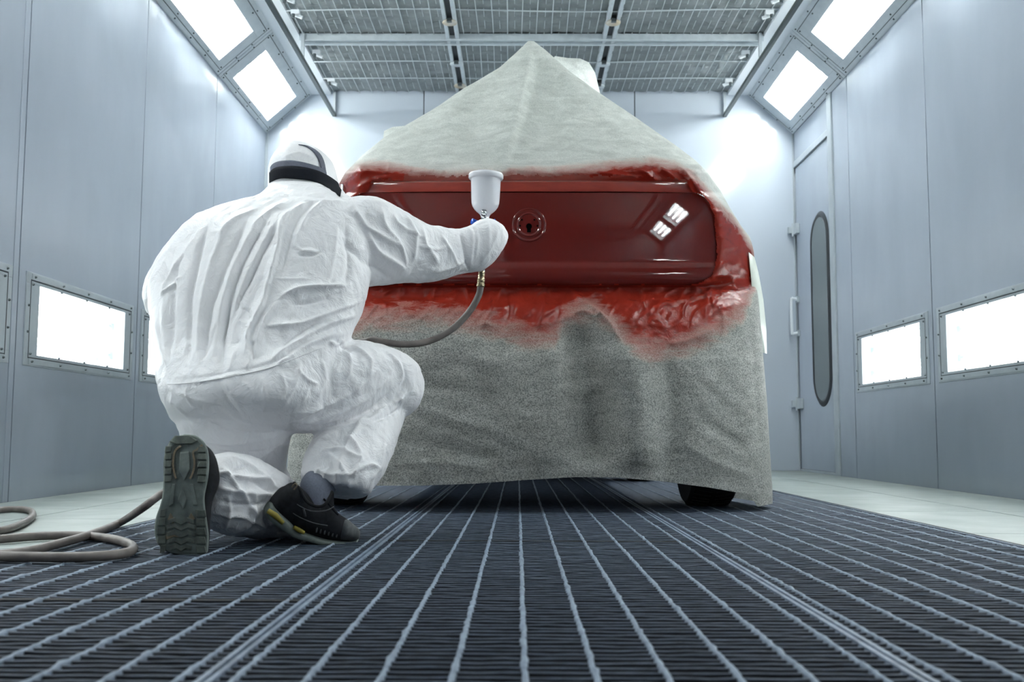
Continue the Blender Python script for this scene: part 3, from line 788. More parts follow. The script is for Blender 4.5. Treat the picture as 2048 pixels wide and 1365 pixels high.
def sheet(name, y_rows, hem, strokes, label, holes, nx=400, hump=False):
    xs_ = np.linspace(-1, 1, nx + 1)
    xs_ = np.sign(xs_) * np.abs(xs_) ** .92
    V = []; side_n = 14; ncol = nx + 1 + 2 * side_n
    Ppx = []
    for r_i, y in enumerate(y_rows):
        xr = float(interp(R_EDGE, y)); xl = float(interp(L_EDGE, y)); yb = float(interp(YBASE, y))
        half = (xr - xl) / 2; mid = (xr + xl) / 2
        D = min(.36, half / 480 * .9) if y > 345 else min(.42, half / 480 * .55)
        ex = 3.2 if y > 345 else 2.4
        row = []
        for s in xs_:
            x = mid + s * half
            yy = y
            if hem: # stretch rows so that the last one follows the hem line
                tt = (y - y_rows[0]) / (y_rows[-1] - y_rows[0]); hy = float(interp(HEM, x)); yy = y_rows[0] + (hy - y_rows[0]) * tt
                yb = float(interp(YBASE, yy))
            Y = yb + D * (1 - (1 - min(abs(s), 1) ** ex) ** (1 / ex))
            if yy > 600:                                     # the right flank swings back towards the wheel
                q_ = min(max((x - 1270) / 270, 0), 1); Y += .04 * q_ * q_ * (3 - 2 * q_) * min(1, (yy - 600) / 90) * (1 if abs(s) < .97 else 1)
            if 330 < yy < 650:                               # the sheet is taped down round the tailgate
                ye = min(max(yy, 386), 572); xr_ = float(interp(TG_RIGHT, ye)) - 1058
                de = math.hypot(max(abs(x - 1058) - xr_, 0), max(346 - yy, 0, yy - 572))
                w_ = math.exp(-(de / 30) ** 2)
                Y = Y * (1 - w_) + (float(tg_depth(x, ye)) - (.008 if yy < 573 else -.012)) * w_
            row.append((at(x, yy, Y), (x, yy)))
        pl, pr = row[0][0], row[-1][0]
        lft = []; rgt = []
        for k in range(1, side_n + 1):
            q = k / side_n; dY = (.55 if hem else 3.3) * q ** 1.3
            for p_, lst, e in ((pl, lft, -1), (pr, rgt, 1)):
                z = p_.z; ztop = 1.5 - max(0, dY - 1.7) * .25
                z2 = z if z < ztop else z + (ztop - z) * min(1, dY / .9)
                xw = CX + (p_.x - CX) * (1 - .10 * q)
                lst.append((Vector((xw, p_.y + dY, z2)), (-9999, y)))
        full = lft[::-1] + row + rgt
        V += [f[0] for f in full]; Ppx += [f[1] for f in full]
    co = np.array([tuple(v) for v in V]); P = np.array(Ppx, float)
    vis = P[:, 0] > -9000
    h = folds(np.where(vis[:, None], P, 1e6), strokes)
    # small crumples
    cr = np.array([noise.noise((p[0] / 38, p[1] / 26, .3)) * .5 + noise.noise((p[0] / 14, p[1] / 11, 5.1)) * .22 if v else 0 for p, v in zip(P, vis)])
    pm = np.where(vis, paint_mask(P), 0)
    h = h + cr * (.006 + .006 * pm)
    # crisp crumples where the taped film bunches round the tailgate
    for i in np.where(vis & (pm > .25))[0]:
        x, y = P[i]
        xr_ = float(interp(TG_RIGHT, min(max(y, 386), 572))) - 1058
        de = max(abs(x - 1058) - xr_, 346 - y, y - 572)
        if de < 90:
            a_ = noise.noise((x / 30 + y / 36, y / 52 - x / 95, 8.3)); b__ = noise.noise((x / 15, y / 12, 2.7))
            h[i] += (.011 * (1 - min(1, abs(a_) * 3.6)) ** 1.5 + .002 * (1 - min(1, abs(b__) * 3)) ** 2) * min(1, (90 - de) / 40) * min(1, max(de + 4, 0) / 14)
    dirv = np.array([(p - EYE).normalized()[:] for p in V]); dirv[:, 2] = 0
    co = co - dirv * h[:, None]
    F = []
    for j in range(len(y_rows) - 1):
        for i in range(ncol - 1):
            idx = (j * ncol + i, j * ncol + i + 1, (j + 1) * ncol + i + 1, (j + 1) * ncol + i)
            c_ = P[list(idx)].mean(0)
            if vis[idx[0]] and vis[idx[2]] and holes(c_): continue
            F.append(idx)
    mb = MB(); mb.add([tuple(c_) for c_ in co], F)
    pmv = list(pm)
    if hump:
        # second layer of the sheet bulging behind the peak
        pts = [((1110, 112), 5.05), ((1135, 116), 5.1), ((1160, 117), 5.15), ((1178, 125), 5.2), ((1190, 145), 5.25), ((1196, 190), 5.3)]
        ring1 = [at(*p, Y) for p, Y in pts]; ring2 = [at(p[0] - 40, p[1] + 60, Y - .12) for p, Y in pts]; ring3 = [at(p[0] + 10, p[1] + 40, Y + .8) for p, Y in pts]
        mb.rings([[Vector(q) for q in ring2], [Vector(q) for q in ring1], [Vector(q) for q in ring3]], closed=False); pmv += [0] * 18
        pts = [((778, 300), 4.9), ((766, 282), 4.95), ((768, 262), 5.0), ((785, 254), 5.0), ((830, 250), 5.0), ((900, 235), 5.0)]
        ring1 = [at(*p, Y) for p, Y in pts]; ring2 = [at(p[0] + 40, p[1] + 50, Y - .1) for p, Y in pts]; ring3 = [at(p[0] + 20, p[1] + 40, Y + .8) for p, Y in pts]
        mb.rings([[Vector(q) for q in ring2], [Vector(q) for q in ring1], [Vector(q) for q in ring3]], closed=False); pmv += [0] * 18
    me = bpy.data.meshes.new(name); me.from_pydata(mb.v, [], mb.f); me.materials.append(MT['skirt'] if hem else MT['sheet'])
    me.polygons.foreach_set('use_smooth', [True] * len(me.polygons))
    at_ = me.attributes.new('paint', 'FLOAT', 'POINT'); at_.data.foreach_set('value', pmv)
    o = link(name, me); tag(o, label, 'masking sheet', 'masking sheets over the car')
    bm = bmesh.new(); bm.from_mesh(me); bmesh.ops.recalc_face_normals(bm, faces=bm.faces)
    for v in [v for v in bm.verts if not v.link_faces]: bm.verts.remove(v)
    bm.to_mesh(me); bm.free()
    return o

def hole_up(c_):
    x, y = c_
    if y < 346: return False
    top = 352 + 6 * noise.noise((x / 30, 1.1, 0)) + 5 * noise.noise((x / 9, 2.2, 0)) + (8 if abs(x - 1058) > 250 else 0)
    xr = float(interp(TG_RIGHT, min(max(y, 386), 572))) if y > 386 else 1372 + (y - 350) * .45
    lim = xr - 1058 - 4 + 4 * noise.noise((y / 14, 7.7, 0))
    return y > top and abs(x - 1058) < lim and y < 573
rows_up = list(np.concatenate([np.linspace(83, 320, 90), np.linspace(322, 580, 110)]))
sheet('masking_sheet', rows_up, False, TENT_FOLDS, 'pale masking sheet tented to a peak over the car roof, sprayed red below', hole_up, hump=True)
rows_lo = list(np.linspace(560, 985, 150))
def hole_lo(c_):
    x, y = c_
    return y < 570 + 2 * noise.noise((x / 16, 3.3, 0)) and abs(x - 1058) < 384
sheet('masking_sheet', rows_lo, True, SKIRT_FOLDS, 'shade-greyed white masking sheet hanging from the tailgate to the floor, red along its top', hole_lo)
# loose pale film flap at the right flank
fp = [[(1497, 505), (1502, 560), (1508, 640), (1514, 705)], [(1508, 515), (1515, 570), (1521, 640), (1526, 706)], [(1516, 545), (1526, 600), (1532, 660), (1533, 708)]]
f = MB(); f.rings([[at(x, y, 4.50 + .06 * i) for x, y in spline([(a, b__, 0) for a, b__ in col], 1) and col] for i, col in enumerate(fp)], closed=False)
o = f.build('masking_film', thin_glass('pale_film', (.82, .86, .80)), smooth=True); o.data.materials[0] = pmat('pale_film_white', (.62, .66, .6), .35)
so = o.modifiers.new('thick', 'SOLIDIFY'); so.thickness = .002
tag(o, 'narrow pale flap of masking film taped along the right flank of the covered car', 'masking film')

# ------------------------------------------------------------------ the painter
person = empty('person', at(520, 1078, 3.0) * 1.0)
person.location.z = 0
tag(person, 'person in white hooded coverall kneeling on one knee, reaching out with a spray gun', 'person')

def loft(mb, secs, n=28, ex=2.3, sub=4, cap=.6, nv=None):
    """secs: (ax, ay, bx, by, Y, t[, Yb]) edge pixels a and b of a cross section, their depth and half thickness"""
    S = []
    for s in secs:
        A = at(s[0], s[1], s[4]); B = at(s[2], s[3], s[6] if len(s) > 6 else s[4])
        S.append((A, B, s[5]))
    def sp(vals):
        v = spline([Vector(q) if not isinstance(q, (int, float)) else Vector((q, 0, 0)) for q in vals], sub)
        return v
    As = sp([s[0] for s in S]); Bs = sp([s[1] for s in S]); Ts = [max(q.x, .01) for q in sp([s[2] for s in S])]
    C = [(a + b) / 2 for a, b in zip(As, Bs)]
    rings = []
    for i in range(len(C)):
        ax = (C[min(i + 1, len(C) - 1)] - C[max(i - 1, 0)]).normalized()
        u = (Bs[i] - As[i]) / 2
        nn = ax.cross(u).normalized()
        if nn.y > 0: nn = -nn
        if nv: nn = Vector(nv).normalized()
        ring = []
        for k in range(n):
            a = 2 * math.pi * k / n; ca, sa = math.cos(a), math.sin(a)
            ring.append(C[i] + u * math.copysign(abs(ca) ** (2 / ex), ca) + nn * Ts[i] * math.copysign(abs(sa) ** (2 / ex), sa))
        rings.append(ring)
    # rounded end caps
    def capring(r, ax, f, d): 
        c = sum(r, Vector()) / n
        return [c + (p - c) * f + ax * d for p in r]
    a0 = (C[0] - C[1]).normalized(); a1 = (C[-1] - C[-2]).normalized()
    w0 = min(Ts[0], (Bs[0] - As[0]).length / 2) * cap; w1 = min(Ts[-1], (Bs[-1] - As[-1]).length / 2) * cap
    pre = [capring(rings[0], a0, f, w0 * d) for f, d in ((.25, .97), (.6, .8), (.87, .5))]
    post = [capring(rings[-1], a1, f, w1 * d) for f, d in ((.87, .5), (.6, .8), (.25, .97))]
    mb.rings(pre + rings + post)

body = MB()
# torso, hips to neck
loft(body, [(385, 868, 560, 872, 3.06, .08), (352, 845, 625, 852, 3.05, .15), (334, 815, 655, 820, 3.05, .19), (324, 780, 672, 785, 3.07, .20), (318, 750, 684, 740, 3.10, .19),
            (315, 715, 692, 705, 3.13, .175), (310, 680, 702, 670, 3.16, .17), (304, 640, 716, 640, 3.19, .17), (299, 605, 730, 605, 3.22, .17), (300, 570, 738, 572, 3.25, .172),
            (318, 530, 742, 530, 3.29, .175), (340, 495, 740, 490, 3.32, .17), (366, 462, 735, 455, 3.35, .155), (400, 437, 727, 425, 3.38, .135), (440, 420, 715, 406, 3.41, .115),
            (485, 410, 702, 397, 3.44, .10), (520, 396, 694, 392, 3.47, .095), (536, 380, 690, 386, 3.51, .09)], n=40, ex=2.4, nv=(0, -1, .12))
# left upper arm and forearm, hanging forward on the far side
loft(body, [(395, 440, 470, 480, 3.40, .10), (345, 480, 430, 525, 3.38, .10), (312, 525, 395, 560, 3.37, .09), (294, 566, 380, 600, 3.40, .085), (300, 612, 385, 606, 3.50, .075), (335, 622, 405, 612, 3.60, .065), (372, 628, 426, 618, 3.68, .052), (392, 630, 432, 622, 3.715, .042)], ex=2.2, cap=.2)
# head under the hood
loft(body, [(532, 400, 690, 402, 3.53, .105), (537, 375, 687, 393, 3.55, .118), (538, 352, 679, 372, 3.57, .128), (540, 334, 672, 346, 3.585, .13), (548, 317, 664, 323, 3.595, .125), (559, 303, 646, 306, 3.60, .11), (571, 294, 627, 295, 3.60, .085), (588, 289, 608, 289, 3.60, .05)], ex=2.15, nv=(0, -1, 0))
# right arm to the sleeve pulled over the hand
loft(body, [(640, 420, 660, 560, 3.36, .12), (690, 398, 700, 572, 3.38, .12), (738, 393, 738, 575, 3.40, .115), (770, 406, 775, 571, 3.43, .10), (808, 425, 815, 566, 3.47, .09), (848, 448, 855, 565, 3.51, .08), (892, 457, 893, 558, 3.55, .072), (925, 456, 925, 548, 3.58, .064), (942, 449, 944, 544, 3.595, .066),
            (958, 440, 965, 541, 3.61, .07), (974, 436, 982, 528, 3.62, .07), (990, 442, 996, 514, 3.63, .062), (1003, 452, 1007, 497, 3.64, .045), (1010, 464, 1012, 484, 3.645, .025)], ex=2.3, cap=.3)
# right thigh, knee, shin
loft(body, [(500, 740, 470, 862, 3.05, .15), (570, 715, 545, 866, 3.08, .16), (640, 692, 615, 868, 3.13, .15), (700, 680, 684, 864, 3.20, .14), (748, 688, 750, 848, 3.27, .125), (785, 704, 795, 838, 3.33, .11), (806, 724, 813, 815, 3.37, .08), (815, 745, 818, 785, 3.39, .045)], ex=2.4)
loft(body, [(735, 740, 817, 740, 3.33, .08), (722, 775, 819, 768, 3.32, .095), (690, 815, 813, 812, 3.27, .095), (655, 855, 801, 855, 3.20, .092), (626, 890, 789, 893, 3.12, .09), (608, 918, 774, 925, 3.06, .088), (602, 945, 756, 955, 3.01, .085), (604, 962, 743, 978, 2.985, .078), (616, 968, 730, 986, 2.98, .068)], ex=2.3, cap=.15)
# left thigh down to the knee, shin back to the shoe
loft(body, [(352, 800, 575, 820, 3.06, .15), (360, 835, 584, 850, 3.07, .15), (385, 872, 580, 885, 3.11, .135), (420, 915, 573, 920, 3.16, .12), (455, 960, 573, 950, 3.2, .105), (485, 1000, 586, 975, 3.22, .095), (505, 1040, 592, 1020, 3.2, .08), (520, 1060, 585, 1050, 3.17, .06)], ex=2.3)
loft(body, [(588, 1000, 590, 1066, 3.14, .06), (566, 965, 570, 1074, 3.09, .09), (530, 935, 538, 1078, 3.02, .105), (490, 912, 496, 1078, 2.95, .11), (455, 904, 458, 1072, 2.88, .10), (430, 912, 430, 1052, 2.82, .085), (412, 930, 412, 1030, 2.78, .06)], ex=2.3, cap=.2)
me0 = body.mesh('coverall_base')
tmp = bpy.data.objects.new('coverall_base', me0); COL.objects.link(tmp)
rm = tmp.modifiers.new('r', 'REMESH'); rm.mode = 'VOXEL'; rm.voxel_size = .0052
sm = tmp.modifiers.new('s', 'SMOOTH'); sm.iterations = 12; sm.factor = .5
dg = bpy.context.evaluated_depsgraph_get()
me = bpy.data.meshes.new_from_object(tmp.evaluated_get(dg))
bpy.data.objects.remove(tmp)
me.name = 'coverall'
SUIT_FOLDS = [
    # long pulls down the back: valleys, then the ridges between them
    ([(440, 430), (412, 461), (393, 537), (382, 611), (378, 735)], 6, -.016, .4),
    ([(500, 430), (473, 487), (444, 558), (422, 624), (407, 735)], 6.5, -.016, .4),
    ([(545, 420), (510, 479), (480, 542), (462, 600), (449, 664), (445, 748)], 5.5, -.016, .4),
    ([(570, 430), (533, 492), (507, 548), (475, 611), (455, 690)], 6, -.013, .4),
    ([(410, 440), (386, 466), (367, 505), (351, 548), (346, 637), (338, 740)], 6, -.014, .4),
    ([(480, 425), (445, 470), (418, 540), (402, 620), (392, 735)], 7, .012), ([(525, 425), (495, 480), (462, 550), (440, 630), (425, 735)], 7, .012), ([(560, 425), (530, 480), (495, 550), (470, 620), (460, 700)], 6, .010),
    ([(600, 410), (565, 440), (557, 492), (539, 558), (525, 611), (499, 664), (489, 738)], 6, .018, .4),
    ([(640, 400), (600, 430), (575, 500), (560, 560)], 8, -.010), ([(620, 405), (585, 425), (560, 470)], 4, .010), ([(655, 402), (620, 425), (600, 460)], 4, .010), ([(520, 415), (470, 440), (430, 480)], 4, .009), ([(575, 405), (535, 425), (500, 460)], 4, .010),
    ([(390, 470), (340, 545), (322, 600)], 5, .010), ([(358, 552), (340, 575), (322, 592)], 3, .010), ([(345, 490), (335, 540), (318, 570)], 8, -.010), ([(311, 640), (325, 690), (335, 740)], 5, .010), ([(330, 600), (328, 660), (340, 740)], 6, .008),
    ([(461, 580), (452, 640), (444, 690)], 2.5, -.008), ([(436, 642), (428, 670), (406, 718)], 2.5, -.008), ([(509, 680), (506, 700), (507, 720)], 4, -.014),
    ([(544, 556), (580, 558), (620, 559)], 2.5, .005), ([(480, 615), (500, 625), (505, 650)], 2.5, -.006), ([(470, 640), (490, 650), (495, 690)], 2.5, .007), ([(495, 700), (500, 720), (490, 740)], 3, .008), ([(470, 700), (465, 725), (455, 748)], 3, .007),
    ([(585, 480), (600, 500), (640, 505)], 3, .006), ([(590, 508), (620, 512), (650, 500)], 2.5, -.006),
    # gathers under the hood
    ([(548, 378), (590, 372), (640, 380), (680, 392)], 5, .010), ([(545, 392), (600, 388), (660, 396)], 4, -.010), ([(575, 372), (580, 380), (610, 384)], 3, .008), ([(600, 400), (640, 405), (690, 402)], 5, .008),
    # shoulder and upper arm
    ([(675, 450), (668, 520), (650, 580)], 5, .006), ([(690, 440), (700, 520), (690, 575)], 10, -.012),
    ([(735, 460), (755, 500), (800, 530), (815, 545)], 8, .018, .5), ([(685, 470), (740, 530), (780, 560)], 9, -.016), ([(700, 400), (730, 450), (760, 470), (810, 500)], 7, .012),
    ([(760, 405), (770, 450), (800, 490), (815, 540)], 6, .010), ([(810, 428), (830, 470), (825, 530)], 6, .010), ([(845, 452), (850, 490), (880, 530)], 6, .010), ([(780, 420), (800, 450), (850, 480)], 5, .008), ([(830, 490), (870, 500), (900, 490)], 4, .007), ([(860, 545), (900, 535), (935, 520)], 6, .010), ([(880, 470), (900, 500), (920, 540)], 4, .008),
    ([(920, 458), (930, 500), (938, 545)], 4, -.012), ([(930, 455), (945, 470), (940, 540)], 5, .008), ([(950, 448), (955, 480), (950, 520)], 4, .005), ([(975, 438), (978, 470), (976, 510)], 5, .006), ([(1000, 455), (985, 490), (960, 530)], 5, .005),
    # side below the arm
    ([(700, 570), (660, 575), (600, 580), (555, 600)], 6, .016, .5), ([(730, 600), (680, 620), (600, 650), (520, 655)], 7, .014, .5), ([(720, 630), (660, 650), (590, 690), (530, 730)], 8, .016, .5), ([(700, 665), (640, 680), (580, 715), (540, 745)], 7, .014), ([(690, 580), (640, 600), (580, 610)], 5, -.010), ([(640, 640), (600, 665), (550, 700)], 6, -.010), ([(560, 600), (530, 640), (500, 720)], 7, .012), ([(670, 680), (690, 695), (700, 710)], 4, -.012), ([(655, 684), (672, 690), (690, 680)], 4, .010),
    # waist seam
    ([(322, 768), (380, 766), (450, 755), (530, 738), (600, 712), (680, 684)], 2.0, .0035), ([(322, 758), (380, 757), (450, 746), (530, 729), (600, 703), (675, 678)], 2.5, -.003),
    # seat and thigh
    ([(445, 760), (470, 800), (500, 850)], 4, .004), ([(600, 720), (590, 770), (560, 820)], 6, .008), ([(640, 715), (650, 760), (630, 800)], 6, .008), ([(690, 690), (700, 730), (690, 760)], 6, .010), ([(700, 690), (740, 720), (735, 760)], 6, .008),
    ([(570, 850), (650, 835), (730, 800), (790, 740)], 7, .009, .4), ([(580, 860), (660, 850), (740, 820), (800, 770)], 5, -.008), ([(560, 830), (640, 815), (710, 780), (770, 720)], 7, .008, .4), ([(600, 862), (680, 856), (740, 840), (800, 800)], 5, .008),
    ([(805, 720), (812, 760), (790, 800), (760, 830)], 5, -.010), ([(745, 830), (790, 805), (812, 790)], 5, .010), ([(740, 845), (780, 830), (805, 815)], 4, -.009), ([(770, 700), (800, 730), (806, 760)], 5, .008),
    ([(430, 800), (480, 840), (540, 855)], 6, .006), ([(400, 830), (470, 862), (560, 868)], 4, -.006),
    # shin
    ([(735, 825), (700, 880), (680, 930), (672, 975)], 6, .010), ([(690, 870), (720, 910), (700, 960)], 5, .012), ([(640, 905), (680, 900), (730, 925)], 5, .010), ([(625, 935), (660, 950), (720, 950)], 5, .010), ([(655, 905), (690, 945), (690, 980)], 5, .010), ([(770, 880), (760, 930), (740, 965)], 6, .008), ([(700, 950), (740, 930), (760, 940)], 5, .009), ([(610, 920), (640, 880), (700, 850)], 6, .006), ([(615, 958), (640, 940), (650, 925)], 3, .006), ([(640, 966), (650, 950), (655, 935)], 3, .006), ([(670, 976), (672, 958), (670, 940)], 3, .006), ([(700, 982), (698, 962), (705, 948)], 3, .006),
    # seat creases
    ([(350, 780), (390, 800), (450, 810)], 4, .004), ([(345, 800), (370, 830), (410, 850)], 4, .005), ([(440, 770), (455, 800), (480, 830)], 2.5, -.005), ([(520, 750), (530, 790), (525, 830)], 4, .005), ([(560, 740), (570, 780), (560, 810)], 4, .006), ([(480, 760), (500, 780), (505, 810)], 3, .004), ([(620, 770), (605, 800), (580, 820)], 4, .006), ([(590, 735), (615, 760), (640, 770)], 3, .006), ([(650, 800), (600, 835), (540, 848)], 4, .006), ([(335, 770), (345, 790), (342, 815)], 4, .006), ([(370, 775), (375, 800), (390, 820)], 3, .004),
    # left thigh, knee and calf
    ([(400, 880), (470, 890), (560, 872)], 5, .006), ([(420, 900), (500, 908), (570, 890)], 4, -.006), ([(500, 930), (545, 900), (575, 885)], 5, .006), ([(530, 960), (560, 930), (572, 905)], 5, .006),
    ([(435, 915), (490, 925), (560, 980)], 6, .010, .4), ([(432, 945), (480, 955), (540, 960)], 5, .014), ([(432, 975), (490, 985), (570, 990)], 6, .014, .4), ([(435, 1000), (480, 1010), (540, 1005)], 4, -.012), ([(440, 930), (470, 970), (520, 1040)], 5, .011), ([(432, 1030), (490, 1035), (540, 1060)], 5, .010), ([(450, 1060), (460, 1020), (455, 990)], 5, .010), ([(490, 1065), (510, 1020), (500, 980)], 6, .010), ([(540, 1060), (560, 1010), (590, 990)], 6, .009), ([(455, 960), (475, 940), (500, 930)], 4, -.010), ([(500, 960), (540, 985), (585, 1010)], 4, -.009),
    # hood crown
    ([(560, 320), (600, 305), (640, 325)], 6, .003), ([(575, 300), (570, 330), (565, 345)], 4, .003), ([(655, 320), (672, 345), (680, 375)], 6, .004),
]
nv = len(me.vertices)
co = np.empty(nv * 3); me.vertices.foreach_get('co', co); co = co.reshape(-1, 3)
no = np.empty(nv * 3); me.vertices.foreach_get('normal', no); no = no.reshape(-1, 3)
P = proj(co)
view = np.array(EYE) - co; view /= np.linalg.norm(view, axis=1)[:, None]
facing = np.clip((no * view).sum(1) * 2.2, 0, 1)
inhead = (P[:, 1] < 372) & (P[:, 0] > 520) & (P[:, 0] < 700)
h = folds(P, SUIT_FOLDS) * facing
big = np.array([noise.noise((c[0] * 9, c[1] * 9, c[2] * 6)) * .5 + abs(noise.noise((c[0] * 22 + 3, c[1] * 22, c[2] * 14))) * .5 - .2 + noise.noise((c[0] * 55, c[1] * 55, c[2] * 40)) * .12 for c in co])
h = h + big * np.where(inhead, .003, .010)
co = co + no * h[:, None]
co[:, 2] = np.maximum(co[:, 2], .003)
me.vertices.foreach_set('co', co.reshape(-1))
me.update()
me.materials.clear(); me.materials.append(MT['suit'])
me.polygons.foreach_set('use_smooth', [True] * len(me.polygons))
suit = link('coverall', me, person)
bm = bmesh.new(); bm.from_mesh(me); SUIT = BVHTree.FromBMesh(bm); bm.free()

def hit(px, py, off=.004):
    d = ray(px, py).normalized()
    loc, nr, i_, di = SUIT.ray_cast(EYE, d)
    if loc is None:
        loc, nr, i_, di = SUIT.find_nearest(at(px, py, 3.56))
    return loc - d * off

# mask straps round the hood
def strap(name, top, bottom, mat, off, back=None):
    tp = spline([(x, y, 0) for x, y in top], 5); bt = spline([(x, y, 0) for x, y in bottom], 5)
    cols = []
    for q in (0, .2, .4, .6, .8, 1):
        out = [hit(*(a * (1 - q) + b_ * q)[:2], off) for a, b_ in zip(tp, bt)]
        for _ in range(3):                                   # a tight strap bridges small dents
            out = [out[0]] + [(out[i - 1] + out[i] * 2 + out[i + 1]) / 4 for i in range(1, len(out) - 1)] + [out[-1]]
        if back is not None:                                 # it runs on round the far side of the head
            p0, p1 = out[0], out[-1]; c = (p0 + p1) / 2; r = (p1 - p0) / 2
            out = out + [c - r * math.cos(a) * .97 + Vector((0, .16, back)) * math.sin(a) for a in np.linspace(math.pi * .93, math.pi * .07, 9)] + [out[0]]
        cols.append(out)
    mb = MB(); mb.rings([list(r) for r in zip(*cols)], closed=False)
    o = mb.build(name, mat, person, smooth=True)
    so = o.modifiers.new('t', 'SOLIDIFY'); so.thickness = .003; so.offset = 0
    return o
HC = at(614, 352, 3.575)
ms = strap('mask_strap', [(539, 346), (547, 337.5), (564, 333.5), (586, 332.6), (608, 335), (630, 340), (651, 348.6), (670, 361), (684, 371)],
           [(539, 365.5), (557, 357.5), (575, 357), (597, 358.5), (616, 360.5), (632, 364), (647, 370), (664, 381), (680, 393)], MT['strap_black'], .008, .0)
gs = strap('head_strap', [(541, 335), (546, 328), (559, 322.7), (580, 321), (600, 323.5), (615, 327), (630, 331.5), (642, 336), (652, 344)],
           [(541, 345), (547, 338.5), (564, 334.5), (586, 333.6), (603, 335), (618, 338), (632, 341.5), (644, 346.5), (653, 350)], MT['strap_grey'], .006, .02)
strap('crown_strap', [(597, 289.5), (606, 291), (614, 294), (624, 301), (631, 309), (636, 317), (640, 327), (642.5, 338)],
      [(600, 289.5), (611, 291), (620, 294), (631, 300), (640, 308), (645, 316), (649, 327), (652, 344)], MT['strap_grey'], .005)
mb = MB(); q = hit(688, 381, .0); mb.box(q.x - .003, q.x + .008, q.y - .01, q.y + .05, q.z - .024, q.z + .026)
mb.build('strap_buckle', MT['chrome'], ms, bevel=.002)
# half-mask on the far side of the head
mb = MB(); fd = Vector((.45, .9, -.15)).normalized(); fc = HC + fd * .125 - Vector((0, 0, .075))
mb.lathe([(.0, .075), (.03, .07), (.048, .05), (.055, .02), (.06, -.03)], fc, Vector((.45, .9, -.15)), 20, False)
mb.build('respirator', MT['strap_black'], person, smooth=True)

# face inside the hood opening, turned towards the spray gun
fd = Vector((.45, .9, -.15)).normalized(); fr = fd.cross(Vector((0, 0, 1))).normalized(); fu = fr.cross(fd)
fcn = HC + fd * .062 - fu * .03
mb = MB(); rings = []
for i in range(1, 16):
    a = math.pi * i / 16
    ring = []
    for k in range(24):
        b_ = 2 * math.pi * k / 24
        x, y, z = math.sin(a) * math.cos(b_) * .068, math.sin(a) * math.sin(b_) * .078, math.cos(a) * .092
        if y > .03: y += .020 * math.exp(-(x / .012) ** 2 - ((z + .008) / .022) ** 2) - .008 * math.exp(-((abs(x) - .03) / .014) ** 2 - ((z - .018) / .012) ** 2)
        ring.append(fcn + fr * x + fd * y + fu * z)
    rings.append(ring)
mb.rings(rings); face = mb.build('face', pmat('skin', (.55, .33, .24), .5), person, smooth=True)
for sx in (-1, 1):
    mb = MB(); mb.lathe([(.0, .004), (.006, .003), (.011, -.003), (.012, -.008)], fcn + fr * (.03 * sx) + fu * .018 + fd * .066, fd, 14, False); mb.build('eye', MT['white'], face, smooth=True)
    mb = MB(); mb.lathe([(.0, .0055), (.005, .0045)], fcn + fr * (.03 * sx) + fu * .018 + fd * .066, fd, 12, False); mb.build('iris', MT['hole'], face, smooth=True)

# seam stitch along the waist
mb = MB(); wl = [hit(x, y, .0005) for x, y in [(335, 768), (360, 768), (400, 764), (450, 756), (490, 748), (530, 739), (565, 727), (600, 713), (640, 697), (672, 685)]]
mb.tube(spline(wl, 4), .0016, 6); mb.build('waist_seam', MT['suit'], suit, smooth=True)

# gloved fingers closed round the gun handle (on the far side of the sleeve)
GX, GY = 968, 3.66
mb = MB()
for k, (py, ln) in enumerate(((462, 1.0), (478, 1.05), (494, 1.0), (509, .86))):
    base = at(990, py + 2, 3.645); 
    pts = [base, at(992, py, 3.69), at(980, py + 1, 3.705 + .004 * ln), at(962, py + 2, 3.70), at(956, py + 2, 3.685)]
    mb.tube(spline(pts, 5), [.0105 - .0025 * i / 20 for i in range(21)], 10)
th = spline([at(958, 470, 3.62), at(950, 466, 3.66), at(954, 462, 3.69), at(966, 461, 3.705)], 5)
mb.tube(th, [.0125 - .003 * i / 15 for i in range(16)], 10)
mb.build('glove', MT['suit'], person, smooth=True)

# resting left hand on the far side of the body
mb = MB(); loft(mb, [(398, 628, 432, 622, 3.71, .034), (406, 634, 448, 628, 3.75, .040), (416, 642, 462, 634, 3.79, .040), (428, 650, 470, 640, 3.815, .034)], ex=2.4)
for k, (q, ln) in enumerate(((.08, .86), (.36, 1.0), (.64, 1.06), (.92, .94))):
    b0 = at(430 + 38 * q, 650 - 8 * q, 3.81)
    mb.tube(spline([b0, b0 + Vector((.018, .030 * ln, -.008)), b0 + Vector((.030, .048 * ln, -.030)), b0 + Vector((.034, .052 * ln, -.052))], 4), [.0100 - .0022 * i / 12 for i in range(13)], 10)
t0 = at(458, 628, 3.75)
mb.tube(spline([t0, t0 + Vector((.022, .018, .004)), t0 + Vector((.036, .042, -.004)), t0 + Vector((.042, .058, -.016))], 4), [.0125 - .003 * i / 12 for i in range(13)], 10)
mb.build('glove', MT['suit'], person, smooth=True)

# ---- left shoe: sole turned to the camera, toe on the floor
def shoe_sole_pt(px, py, d=0.0):
    q = (py - 868) / 244.0
    return at(px, py, 2.655 + .03 * (1 - q) - .02 * math.sin(math.pi * min(max(q, 0), 1)) + d)
outl = [(370, 869), (392, 872), (407, 884), (415, 902), (417, 930), (414, 960), (408, 990), (408, 1010), (412, 1040), (416, 1070), (415, 1095), (412, 1108), (395, 1113), (370, 1112), (345, 1108), (325, 1099), (313, 1083), (309, 1060), (312, 1035), (320, 1012), (325, 990), (327, 960), (327, 925), (332, 898), (345, 878)]
ol = [tuple(q[:2]) for q in spline([(x, y, 0) for x, y in outl + [outl[0]]], 4)][:-1]
shoe = empty('shoe', person.location); shoe.parent = person; shoe.matrix_parent_inverse = Matrix.Translation(-person.location); shoe.location = person.location
shoe['label'] = 'worn hiking shoe with grey-green sole turned to the camera'
